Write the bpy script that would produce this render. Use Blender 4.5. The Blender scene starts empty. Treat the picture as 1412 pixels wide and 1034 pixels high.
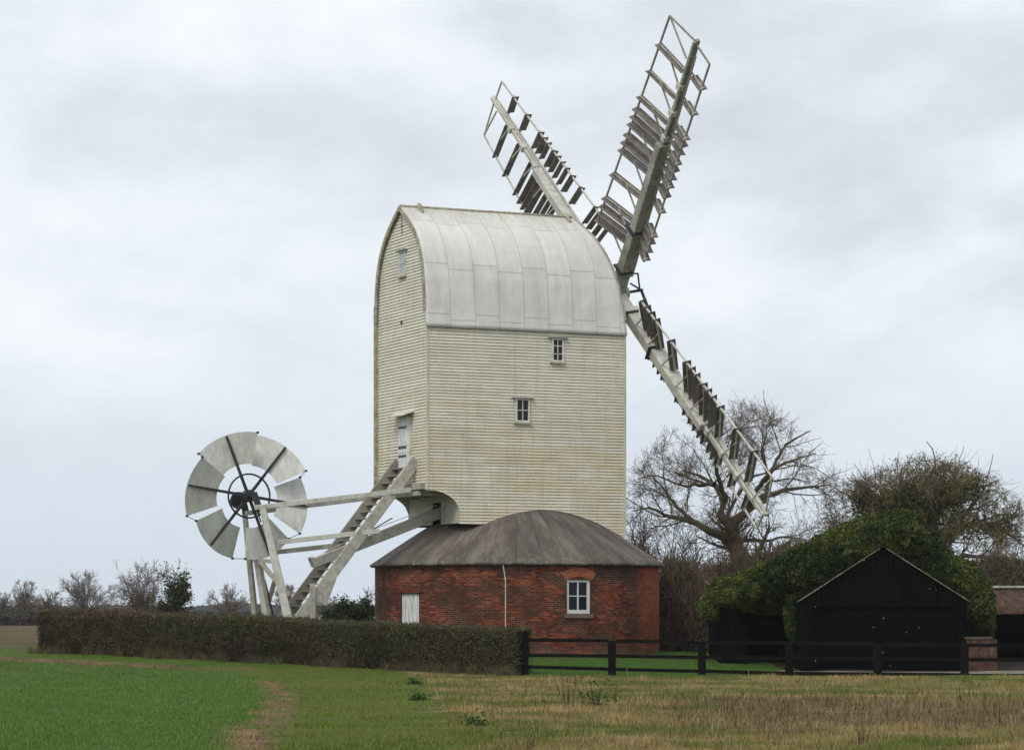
import bpy, math, random
import numpy as np
from math import sin, cos, pi, radians as R_
from mathutils import Vector, Matrix, noise as mn
random.seed(7); rng = np.random.default_rng(11)
S = bpy.context.scene; COL = S.collection
F = 3860.0; HC = 1.7           # focal length in photo pixels, eye height

# ------------------------------------------------------------ camera, world, sun, exposure
cam = bpy.data.objects.new('camera', bpy.data.cameras.new('camera')); COL.objects.link(cam)
cam.location = (0, 0, HC); cam.rotation_euler = (pi/2, 0, 0)
cam.data.sensor_width = 36; cam.data.lens = 36*F/1412; cam.data.shift_y = (850-517)/1412
cam.data.clip_start = 1; cam.data.clip_end = 12000
S.camera = cam
S.view_settings.view_transform = 'Standard'; S.view_settings.look = 'None'
S.view_settings.exposure = 0.0; S.view_settings.gamma = 1
SUN_EL, SUN_AZ = R_(48), R_(-150)     # azimuth from +Y clockwise: behind the camera, to the left
w = bpy.data.worlds.new('World'); S.world = w; w.use_nodes = True
nt = w.node_tree; nt.nodes.clear()
def N(t, kind, **kw):
    n = t.nodes.new(kind)
    for k, v in kw.items():
        if k in n.inputs: n.inputs[k].default_value = v
        else: setattr(n, k, v)
    return n
def ramp(t, stops, fac=None):
    r = t.nodes.new('ShaderNodeValToRGB'); e = r.color_ramp.elements
    while len(e) < len(stops): e.new(.5)
    for i, (p, c) in enumerate(stops):
        e[i].position = p; e[i].color = (c, c, c, 1) if not hasattr(c, '__len__') else (*c, 1)
    if fac is not None: t.links.new(fac, r.inputs[0])
    return r.outputs[0]
def mixc(t, fac, a, b, blend='MIX'):
    m = t.nodes.new('ShaderNodeMix'); m.data_type = 'RGBA'; m.blend_type = blend
    for sock, v in ((m.inputs[0], fac), (m.inputs[6], a), (m.inputs[7], b)):
        if isinstance(v, bpy.types.NodeSocket): t.links.new(v, sock)
        elif hasattr(v, '__len__'): sock.default_value = (*v, 1)
        else: sock.default_value = v
    return m.outputs[2]
def math_(t, op, a, b=None, c=None):
    m = t.nodes.new('ShaderNodeMath'); m.operation = op
    for i, v in enumerate((a, b, c)):
        if v is None: continue
        if isinstance(v, bpy.types.NodeSocket): t.links.new(v, m.inputs[i])
        else: m.inputs[i].default_value = v
    return m.outputs[0]
sky = N(nt, 'ShaderNodeTexSky', sky_type='NISHITA', sun_disc=False, sun_elevation=SUN_EL,
        sun_rotation=SUN_AZ, air_density=1.0, dust_density=4.0, ozone_density=1.0)
bgs = N(nt, 'ShaderNodeBackground', Strength=0.08); nt.links.new(sky.outputs[0], bgs.inputs[0])
tc = N(nt, 'ShaderNodeTexCoord')
mp = N(nt, 'ShaderNodeMapping'); nt.links.new(tc.outputs['Generated'], mp.inputs[0])
mp.inputs['Scale'].default_value = (1, 1, 1.9); mp.inputs['Location'].default_value = (3.37, .2, .61)
n1 = N(nt, 'ShaderNodeTexNoise', Scale=4.2, Detail=7.0, Roughness=.48, Distortion=.6); nt.links.new(mp.outputs[0], n1.inputs[0])
n2 = N(nt, 'ShaderNodeTexNoise', Scale=13.0, Detail=6.0, Roughness=.55); nt.links.new(mp.outputs[0], n2.inputs[0])
cl = math_(nt, 'ADD', math_(nt, 'MULTIPLY', n1.outputs[0], .66), math_(nt, 'MULTIPLY', n2.outputs[0], .34))
clouds = ramp(nt, [(.38, (.555, .585, .63)), (.455, (.64, .675, .725)), (.53, (.74, .78, .82)), (.61, (.835, .86, .88))], cl)
sep = N(nt, 'ShaderNodeSeparateXYZ'); nt.links.new(tc.outputs['Generated'], sep.inputs[0])
low = ramp(nt, [(0.0, 1.0), (.02, .95), (.11, .15), (.2, 0.0)], sep.outputs[2])
cc = mixc(nt, low, clouds, (.60, .67, .75))
bgc = N(nt, 'ShaderNodeBackground', Strength=1.24); nt.links.new(cc, bgc.inputs[0])
ms = N(nt, 'ShaderNodeMixShader', Fac=.93); nt.links.new(bgs.outputs[0], ms.inputs[1]); nt.links.new(bgc.outputs[0], ms.inputs[2])
wo = N(nt, 'ShaderNodeOutputWorld'); nt.links.new(ms.outputs[0], wo.inputs[0])
sl = bpy.data.lights.new('sun', 'SUN'); sl.energy = 1.5; sl.angle = R_(25); sl.color = (1, .94, .84)
so = bpy.data.objects.new('sun', sl); COL.objects.link(so)
sd = Vector((sin(SUN_AZ)*cos(SUN_EL), cos(SUN_AZ)*cos(SUN_EL), sin(SUN_EL)))
so.rotation_euler = sd.to_track_quat('Z', 'Y').to_euler(); so.location = sd*60

# ------------------------------------------------------------ helpers
def mat(name, build):
    m = bpy.data.materials.new(name); m.use_nodes = True; t = m.node_tree
    b = t.nodes['Principled BSDF']; b.inputs['Roughness'].default_value = .8
    b.inputs['Specular IOR Level'].default_value = .25
    build(t, b); return m
def L(t, a, b): t.links.new(a, b)
def ocoord(t, scale=(1, 1, 1), kind='Object'):
    c = N(t, 'ShaderNodeTexCoord'); m = N(t, 'ShaderNodeMapping'); L(t, c.outputs[kind], m.inputs[0])
    m.inputs['Scale'].default_value = scale; return m.outputs[0]
def noise(t, vec, sc, det=5., rough=.6, dist=0.):
    n = N(t, 'ShaderNodeTexNoise', Scale=sc, Detail=det, Roughness=rough, Distortion=dist)
    L(t, vec, n.inputs['Vector']); return n.outputs[0]
def bump(t, b, h, dist=.01, strength=1.):
    n = N(t, 'ShaderNodeBump', Distance=dist, Strength=strength); L(t, h, n.inputs['Height']); L(t, n.outputs[0], b.inputs['Normal'])
def simple(name, c, rough=.8, var=.25, sc=3., spec=.25, scale=(1, 1, 1), c2=None, bd=.004, metal=0.):
    def f(t, b):
        v = ocoord(t, scale); n = noise(t, v, sc); n3 = noise(t, v, sc*9, 4)
        k = ramp(t, [(.3, 1-var), (.7, 1+var)], n)
        col = mixc(t, 1., c, k, 'MULTIPLY')
        if c2: col = mixc(t, ramp(t, [(.46, 0.), (.66, 1.)], noise(t, v, sc*2.3)), col, c2)
        col = mixc(t, 1., col, ramp(t, [(.3, 1-var*.6), (.7, 1+var*.6)], n3), 'MULTIPLY')
        L(t, col, b.inputs['Base Color']); b.inputs['Roughness'].default_value = rough
        b.inputs['Specular IOR Level'].default_value = spec; b.inputs['Metallic'].default_value = metal
        bump(t, b, n3, bd)
    return mat(name, f)
def tag(o, label=None, cat=None, group=None, kind=None):
    if label: o['label'] = label
    if cat: o['category'] = cat
    if group: o['group'] = group
    if kind: o['kind'] = kind
    return o
def empty(name, loc=(0, 0, 0), rz=0., parent=None):
    o = bpy.data.objects.new(name, None); COL.objects.link(o); o.location = loc; o.rotation_euler = (0, 0, rz)
    o.empty_display_size = .3
    if parent: o.parent = parent
    return o
class MB:
    def __init__(s): s.v = []; s.f = []; s.uv = None
    def poly(s, pts):
        n = len(s.v); s.v += [tuple(p) for p in pts]; s.f.append(tuple(range(n, n+len(pts))))
    def box(s, a, b):
        x0, y0, z0 = a; x1, y1, z1 = b; n = len(s.v)
        s.v += [(x, y, z) for z in (z0, z1) for y in (y0, y1) for x in (x0, x1)]
        for q in ((0, 2, 3, 1), (4, 5, 7, 6), (0, 1, 5, 4), (2, 6, 7, 3), (0, 4, 6, 2), (1, 3, 7, 5)): s.f.append(tuple(n+i for i in q))
    def bar(s, p, q, a, b, up=(0, 0, 1), a2=None, b2=None):
        """beam from p to q, width a across, b along 'up'"""
        p = Vector(p); q = Vector(q); d = (q-p).normalized(); u = Vector(up); side = d.cross(u)
        if side.length < 1e-4: side = d.cross(Vector((1, 0, 0)))
        side.normalize(); u = side.cross(d).normalized(); n = len(s.v)
        for c, (aa, bb) in ((p, (a, b)), (q, (a2 or a, b2 or b))):
            for i, j in ((-1, -1), (1, -1), (1, 1), (-1, 1)): s.v.append(tuple(c+side*(i*aa/2)+u*(j*bb/2)))
        for k in ((0, 1, 2, 3), (7, 6, 5, 4), (0, 4, 5, 1), (1, 5, 6, 2), (2, 6, 7, 3), (3, 7, 4, 0)): s.f.append(tuple(n+i for i in k))
    def tube(s, pts, r, k=8, r2=None, closed=False):
        pts = [Vector(p) for p in pts]; n = len(s.v); m = len(pts)
        for i, p in enumerate(pts):
            if closed: d = pts[(i+1) % m]-pts[i-1]
            else: d = pts[min(i+1, m-1)]-pts[max(i-1, 0)]
            d.normalize(); a = d.cross(Vector((0, 0, 1)))
            if a.length < 1e-3: a = d.cross(Vector((0, 1, 0)))
            a.normalize(); b = a.cross(d); rr = r if r2 is None else r+(r2-r)*i/(m-1)
            for j in range(k): s.v.append(tuple(p+a*(rr*cos(2*pi*j/k))+b*(rr*sin(2*pi*j/k))))
        for i in range(m if closed else m-1):
            for j in range(k):
                a0 = n+i*k+j; a1 = n+i*k+(j+1) % k; i2 = (i+1) % m; s.f.append((a0, a1, n+i2*k+(j+1) % k, n+i2*k+j))
        if not closed: s.f.append(tuple(n+j for j in reversed(range(k)))); s.f.append(tuple(n+(m-1)*k+j for j in range(k)))
    def prism(s, pts, d):
        """closed outline pts extruded by vector d"""
        n = len(s.v); k = len(pts); d = Vector(d)
        s.v += [tuple(p) for p in pts]+[tuple(Vector(p)+d) for p in pts]
        s.f.append(tuple(range(n, n+k))); s.f.append(tuple(reversed(range(n+k, n+2*k))))
        for i in range(k): j = (i+1) % k; s.f.append((n+i, n+k+i, n+k+j, n+j))
    def build(s, name, m, parent=None, smooth=False, bevel=0, mat4=None, auto=None):
        me = bpy.data.meshes.new(name); me.from_pydata(s.v, [], s.f); me.validate(); me.update()
        if smooth: me.shade_smooth()
        if auto is not None: me.shade_smooth(); me.set_sharp_from_angle(angle=R_(auto))
        me.materials.append(m); o = bpy.data.objects.new(name, me); COL.objects.link(o)
        if parent: o.parent = parent
        if mat4: o.matrix_local = mat4
        if bevel:
            b = o.modifiers.new('bevel', 'BEVEL'); b.width = bevel; b.segments = 1; b.limit_method = 'ANGLE'
        return o
def npmesh(name, V, Fc, m, col=None, parent=None, smooth=False, uv=None):
    V = np.asarray(V, np.float32); Fc = np.asarray(Fc, np.int32); k = Fc.shape[1]
    me = bpy.data.meshes.new(name); me.vertices.add(len(V)); me.vertices.foreach_set('co', V.ravel())
    me.loops.add(Fc.size); me.loops.foreach_set('vertex_index', Fc.ravel())
    me.polygons.add(len(Fc)); me.polygons.foreach_set('loop_start', np.arange(0, Fc.size, k, dtype=np.int32))
    try: me.polygons.foreach_set('loop_total', np.full(len(Fc), k, np.int32))
    except Exception: pass
    me.update(calc_edges=True)
    if col is not None:
        a = me.color_attributes.new('Col', 'FLOAT_COLOR', 'POINT'); c = np.ones((len(V), 4), np.float32); c[:, :3] = col
        a.data.foreach_set('color', c.ravel())
    if uv is not None:
        l = me.uv_layers.new(name='UVMap'); l.data.foreach_set('uv', np.asarray(uv, np.float32)[Fc.ravel()].ravel())
    if smooth: me.shade_smooth()
    me.materials.append(m); o = bpy.data.objects.new(name, me); COL.objects.link(o)
    if parent: o.parent = parent
    return o
def sm(x): x = np.clip(x, 0, 1); return x*x*(3-2*x)
def gz(x, y):
    """height of the ground"""
    x = np.asarray(x, float); y = np.asarray(y, float)
    wdt = 14+7*sm((x+4)/8)+7*sm((x-5)/4)
    return .6*sm((y-77)/wdt)+.15*sm((y-130)/200)
def gzf(x, y): return float(gz(x, y))
def unp(px, py):
    """where the sight line through a point of the photo meets the ground"""
    Yq = np.arange(25., 400., .02); hit = HC-(py-850)/F*Yq <= gz((px-706)/F*Yq, Yq); Y = float(Yq[np.argmax(hit)])
    return (px-706)/F*Y, Y
_pn = np.random.default_rng(5).random((64, 64, 8))
def vnoise(x, y, sc, ch=0):
    """smooth value noise over the ground"""
    x = np.asarray(x)/sc; y = np.asarray(y)/sc; xi = np.floor(x).astype(int); yi = np.floor(y).astype(int)
    fx = sm(x-xi); fy = sm(y-yi); g = lambda a, b: _pn[a % 64, b % 64, ch]
    return (g(xi, yi)*(1-fx)+g(xi+1, yi)*fx)*(1-fy)+(g(xi, yi+1)*(1-fx)+g(xi+1, yi+1)*fx)*fy
def fbm(x, y, sc, ch=0): return .5*vnoise(x, y, sc, ch)+.3*vnoise(x, y, sc/2.3, ch+1)+.2*vnoise(x, y, sc/5.1, ch+2)

# ------------------------------------------------------------ materials
def _attr(t, b):
    a = N(t, 'ShaderNodeAttribute', attribute_name='Col'); L(t, a.outputs[0], b.inputs['Base Color'])
    b.inputs['Roughness'].default_value = .85; b.inputs['Specular IOR Level'].default_value = .15
M_leaf = mat('foliage', _attr)
def _ground(t, b):
    a = N(t, 'ShaderNodeAttribute', attribute_name='Col'); v = ocoord(t)
    n = noise(t, v, 6., 8, .7); n3 = noise(t, v, 40., 4, .7)
    c = mixc(t, 1., a.outputs[0], ramp(t, [(.3, .65), (.7, 1.35)], n), 'MULTIPLY')
    c = mixc(t, 1., c, ramp(t, [(.3, .75), (.7, 1.25)], n3), 'MULTIPLY')
    L(t, c, b.inputs['Base Color']); b.inputs['Roughness'].default_value = .95; b.inputs['Specular IOR Level'].default_value = .1
    bump(t, b, n3, .03)
M_ground = mat('ground', _ground)
def _bark(t, b):
    v = ocoord(t, (1, 1, .3)); n = noise(t, v, 9, 6); 
    c = mixc(t, n, (.05, .042, .03), (.15, .125, .09)); c = mixc(t, ramp(t, [(.5, 0.), (.62, .7)], noise(t, v, 3.)), c, (.07, .085, .03))
    L(t, c, b.inputs['Base Color']); b.inputs['Roughness'].default_value = .95; bump(t, b, n, .03)
M_bark = mat('bark', _bark)
M_twig = simple('twigs', (.14, .105, .07), .9, .3, 1.)
M_twig_pale = simple('pale_twigs', (.21, .185, .165), .9, .3, 1.)
def _boards(t, b):
    v = ocoord(t); sep = N(t, 'ShaderNodeSeparateXYZ'); L(t, v, sep.inputs[0])
    zo = math_(t, 'MULTIPLY', math_(t, 'ADD', sep.outputs[2], .014), 10.); row = math_(t, 'FLOOR', zo)
    # lengths of board differ from row to row
    cmb = N(t, 'ShaderNodeCombineXYZ'); L(t, row, cmb.inputs[2])
    seg = math_(t, 'FLOOR', math_(t, 'ADD', math_(t, 'MULTIPLY', math_(t, 'ADD', sep.outputs[0], sep.outputs[1]), .36), math_(t, 'MULTIPLY', row, .617)))
    L(t, seg, cmb.inputs[0])
    wn = N(t, 'ShaderNodeTexWhiteNoise'); L(t, cmb.outputs[0], wn.inputs[0])
    base = mixc(t, wn.outputs[0], (.66, .63, .515), (.76, .735, .63))
    st = noise(t, ocoord(t, (.35, .35, 1.6)), 1.1, 6, .65)
    hz = ramp(t, [(.0, 1.), (.55, .75), (.8, .12), (1., .05)], math_(t, 'DIVIDE', sep.outputs[2], 11.3))
    stm = math_(t, 'MULTIPLY', ramp(t, [(.38, 0.), (.62, .85)], st), hz)
    c = mixc(t, stm, base, (.60, .47, .25))
    gr = ramp(t, [(.50, 0.), (.74, .5)], noise(t, ocoord(t, (.5, .5, .8)), 1.3, 7, .7))
    c = mixc(t, gr, c, (.43, .44, .41))
    # darker line, uneven in strength, along the lower edge of each board
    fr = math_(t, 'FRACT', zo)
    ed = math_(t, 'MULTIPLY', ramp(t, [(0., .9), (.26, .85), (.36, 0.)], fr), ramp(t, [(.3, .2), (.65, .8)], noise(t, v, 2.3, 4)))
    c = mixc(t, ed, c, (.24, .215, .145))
    vs = ramp(t, [(.5, 0.), (.8, .4)], noise(t, ocoord(t, (4., 4., .25)), 1.6, 5, .6))
    c = mixc(t, vs, c, (.36, .34, .27))
    L(t, c, b.inputs['Base Color']); b.inputs['Roughness'].default_value = .6; b.inputs['Specular IOR Level'].default_value = .3
    bump(t, b, noise(t, ocoord(t, (3, 3, 30)), 4.), .003)
M_edge = simple('stained_roof_edge', (.40, .375, .29), .8, .3, 3., .2, c2=(.24, .21, .15))
M_cream = simple('cream_paint', (.56, .545, .45), .65, .15, 2., .3)
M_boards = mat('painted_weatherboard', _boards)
def _roof(t, b):
    u = N(t, 'ShaderNodeUVMap'); sp = N(t, 'ShaderNodeSeparateXYZ'); L(t, u.outputs[0], sp.inputs[0])
    v = ocoord(t)
    a = math_(t, 'ADD', math_(t, 'DIVIDE', sp.outputs[0], .88), math_(t, 'MULTIPLY', noise(t, v, .8, 2), .05))
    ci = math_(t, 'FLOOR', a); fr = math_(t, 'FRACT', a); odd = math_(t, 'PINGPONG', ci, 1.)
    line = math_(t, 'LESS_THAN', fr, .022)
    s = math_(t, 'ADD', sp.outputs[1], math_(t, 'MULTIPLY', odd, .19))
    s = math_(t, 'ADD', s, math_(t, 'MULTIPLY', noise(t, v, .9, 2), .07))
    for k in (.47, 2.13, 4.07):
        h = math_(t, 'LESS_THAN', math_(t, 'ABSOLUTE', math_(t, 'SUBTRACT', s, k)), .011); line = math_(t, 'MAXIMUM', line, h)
    cmb = N(t, 'ShaderNodeCombineXYZ'); L(t, ci, cmb.inputs[0]); L(t, math_(t, 'FLOOR', math_(t, 'DIVIDE', math_(t, 'SUBTRACT', s, .2), 1.9)), cmb.inputs[1])
    wn = N(t, 'ShaderNodeTexWhiteNoise'); L(t, cmb.outputs[0], wn.inputs[0])
    c = mixc(t, wn.outputs[0], (.65, .65, .61), (.72, .715, .675))
    c = mixc(t, ramp(t, [(.40, 0.), (.7, .5)], noise(t, ocoord(t, (2.5, .5, .5)), 1.2, 7, .65)), c, (.44, .44, .40))
    top = math_(t, 'MULTIPLY', ramp(t, [(.72, 0.), (.98, .75)], math_(t, 'DIVIDE', sp.outputs[1], 5.2)), ramp(t, [(.35, .1), (.62, 1.)], noise(t, ocoord(t, (3., 1, 1)), 1.6, 6, .7)))
    c = mixc(t, top, c, (.36, .33, .22))
    c = mixc(t, math_(t, 'MULTIPLY', ramp(t, [(.60, 0.), (.72, .55)], noise(t, ocoord(t, (1, 1, .3)), 5., 6, .8)), .6), c, (.20, .21, .20))
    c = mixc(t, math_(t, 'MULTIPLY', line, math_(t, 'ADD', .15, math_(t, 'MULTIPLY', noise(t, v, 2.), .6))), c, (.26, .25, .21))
    L(t, c, b.inputs['Base Color']); b.inputs['Roughness'].default_value = .42; b.inputs['Specular IOR Level'].default_value = .4
    hh = math_(t, 'ADD', math_(t, 'MULTIPLY', noise(t, v, 1.7, 3), .8), math_(t, 'MULTIPLY', line, -.25)); bump(t, b, hh, .035)
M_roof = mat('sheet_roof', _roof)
M_white = simple('white_paint', (.66, .66, .62), .6, .12, 2., .3, c2=(.42, .42, .37))
M_bright = simple('fresh_white_paint', (.66, .67, .66), .5, .08, 2., .3)
M_doorw = simple('faded_white_door', (.72, .73, .74), .6, .15, 3., .3, scale=(3, 3, .4), c2=(.40, .41, .43))
M_stock = simple('weathered_grey_timber', (.34, .33, .29), .85, .3, 2., .2, scale=(1, 1, 1), c2=(.22, .215, .17))
M_whip = simple('weathered_white_timber', (.56, .55, .50), .75, .15, 2., .25, c2=(.42, .41, .36))
M_shut = simple('shutter_canvas', (.21, .185, .17), .85, .22, 1.5, .2, c2=(.13, .115, .105))
M_iron = simple('black_iron', (.018, .02, .025), .5, .3, 3., .5)
M_blade = simple('grey_white_fan_blade', (.60, .60, .57), .6, .16, 1.2, .3, c2=(.50, .51, .46), scale=(1.6, 1, .7))
M_ladder = simple('pale_grey_timber', (.44, .425, .37), .8, .2, 2., .2, c2=(.30, .29, .24))
M_ladderd = simple('brown_grey_timber', (.27, .25, .21), .85, .25, 2., .2)
M_glass = mat('window_glass', lambda t, b: (setattr(b.inputs['Base Color'], 'default_value', (.012, .014, .018, 1)), setattr(b.inputs['Roughness'], 'default_value', .12), setattr(b.inputs['Specular IOR Level'], 'default_value', .22)))
M_pale_pane = mat('pale_pane', lambda t, b: setattr(b.inputs['Base Color'], 'default_value', (.42, .47, .52, 1)))  # even pale blue-grey pane colour for the upper tail window
M_dark = mat('dark_interior', lambda t, b: setattr(b.inputs['Base Color'], 'default_value', (.01, .01, .01, 1)))
def _brick(t, b):
    u = N(t, 'ShaderNodeUVMap'); v = u.outputs[0]
    bt = N(t, 'ShaderNodeTexBrick', Scale=1.0, offset=.5); L(t, v, bt.inputs[0])
    bt.inputs['Brick Width'].default_value = .19; bt.inputs['Row Height'].default_value = .0625
    bt.inputs['Mortar Size'].default_value = .006; bt.inputs['Mortar Smooth'].default_value = .2
    bt.inputs['Color1'].default_value = (0, 0, 0, 1); bt.inputs['Color2'].default_value = (1, 1, 1, 1); bt.inputs['Mortar'].default_value = (.5, .5, .5, 1)
    bt.inputs['Bias'].default_value = 0.
    c = ramp(t, [(0., (.030, .014, .012)), (.3, (.075, .023, .014)), (.55, (.13, .034, .018)), (.8, (.20, .055, .024)), (1., (.29, .088, .038))], bt.outputs[0])
    m = N(t, 'ShaderNodeMapping'); L(t, v, m.inputs[0]); m.inputs['Scale'].default_value = (.5, 1., 1.)
    n = noise(t, m.outputs[0], 1.5, 7, .62)
    dk = ramp(t, [(.45, 0.), (.54, .9)], n)
    c = mixc(t, math_(t, 'MULTIPLY', dk, .85), c, (.036, .02, .016))
    c = mixc(t, ramp(t, [(.33, .5), (.44, 0.)], n), c, (.24, .055, .022))
    sp = N(t, 'ShaderNodeSeparateXYZ'); L(t, v, sp.inputs[0])
    # repaired newer brick on the right-hand quarter
    rp = math_(t, 'MULTIPLY', ramp(t, [(.60, 0.), (.64, 1.)], math_(t, 'DIVIDE', math_(t, 'ADD', math_(t, 'ADD', sp.outputs[0], 6.), math_(t, 'MULTIPLY', noise(t, v, 2., 3), .9)), 18.)), .75)
    c = mixc(t, rp, c, mixc(t, bt.outputs[0], (.20, .045, .018), (.40, .105, .036)))
    mm = math_(t, 'MULTIPLY', bt.outputs['Fac'], ramp(t, [(.42, .2), (.6, .9)], noise(t, v, 1.1, 5)))
    c = mixc(t, mm, c, (.27, .19, .14))
    damp = ramp(t, [(0., .8), (.12, 0.)], math_(t, 'DIVIDE', math_(t, 'SUBTRACT', sp.outputs[1], .4), 3.))
    c = mixc(t, math_(t, 'MULTIPLY', damp, .5), c, (.20, .17, .12))
    c = mixc(t, .35, c, mixc(t, 1., c, ramp(t, [(.3, .6), (.7, 1.4)], noise(t, v, 22., 4)), 'MULTIPLY'))
    c = mixc(t, 1., c, (1.08, .98, .95), 'MULTIPLY')
    L(t, c, b.inputs['Base Color']); b.inputs['Roughness'].default_value = .9
    bump(t, b, math_(t, 'MULTIPLY', bt.outputs['Fac'], -1.), .012)
M_brick = mat('red_brick', _brick)
def _felt(t, b):
    u = N(t, 'ShaderNodeUVMap'); m = N(t, 'ShaderNodeMapping'); L(t, u.outputs[0], m.inputs[0]); m.inputs['Scale'].default_value = (1., .28, 1.)
    n = noise(t, m.outputs[0], 1.0, 8, .66); n3 = noise(t, ocoord(t), 7., 6, .7)
    c = ramp(t, [(.32, (.052, .046, .040)), (.5, (.115, .10, .088)), (.68, (.24, .215, .19))], n)
    c = mixc(t, ramp(t, [(.5, 0.), (.7, .45)], noise(t, m.outputs[0], 1.1, 4)), c, (.12, .075, .065))
    sp = N(t, 'ShaderNodeSeparateXYZ'); L(t, u.outputs[0], sp.inputs[0])
    lich = math_(t, 'MULTIPLY', ramp(t, [(0., .85), (.12, .35), (.5, .0)], math_(t, 'DIVIDE', sp.outputs[1], 3.)), ramp(t, [(.50, 0.), (.66, .9)], n3))
    c = mixc(t, lich, c, (.26, .26, .19))
    sx = math_(t, 'ADD', math_(t, 'DIVIDE', sp.outputs[0], .72), math_(t, 'MULTIPLY', noise(t, u.outputs[0], .7, 2), .12)); fr = math_(t, 'FRACT', sx)
    cb = N(t, 'ShaderNodeCombineXYZ'); L(t, math_(t, 'FLOOR', sx), cb.inputs[0]); L(t, math_(t, 'FLOOR', math_(t, 'DIVIDE', math_(t, 'ADD', sp.outputs[1], math_(t, 'MULTIPLY', math_(t, 'FLOOR', sx), .37)), 1.6)), cb.inputs[1]); wq = N(t, 'ShaderNodeTexWhiteNoise'); L(t, cb.outputs[0], wq.inputs[0])
    c = mixc(t, 1., c, ramp(t, [(0., .86), (1., 1.14)], wq.outputs[0]), 'MULTIPLY')
    ln = math_(t, 'LESS_THAN', fr, .035); c = mixc(t, math_(t, 'MULTIPLY', ln, .6), c, (.05, .045, .04))
    c = mixc(t, ramp(t, [(.72, 0.), (.76, .6)], noise(t, ocoord(t), 5., 3, .5)), c, (.38, .37, .32))
    c = mixc(t, ramp(t, [(.54, 0.), (.68, .6)], noise(t, m.outputs[0], 2.6, 6, .7)), c, (.055, .045, .042))
    L(t, c, b.inputs['Base Color']); b.inputs['Roughness'].default_value = .75; bump(t, b, math_(t, 'ADD', n3, math_(t, 'MULTIPLY', ln, .8)), .02)
M_felt = mat('roofing_felt', _felt)
M_fence = simple('black_stained_timber', (.006, .0055, .005), .85, .3, 3., .08)
M_barn = simple('tarred_boards', (.0025, .0023, .0022), .9, .5, 1.2, .03, scale=(4, 4, .4), c2=(.006, .0055, .005))
M_barnd = simple('dark_navy_boards', (.002, .0022, .0032), .9, .45, 1.5, .03, scale=(.3, 1, 5))
M_barge = simple('pale_barge_edge', (.17, .165, .13), .8, .5, 3., c2=(.06, .06, .045))
M_rust = simple('rusty_iron', (.062, .032, .024), .85, .4, 2., .15, c2=(.12, .075, .055), scale=(1, .4, 1))

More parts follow.
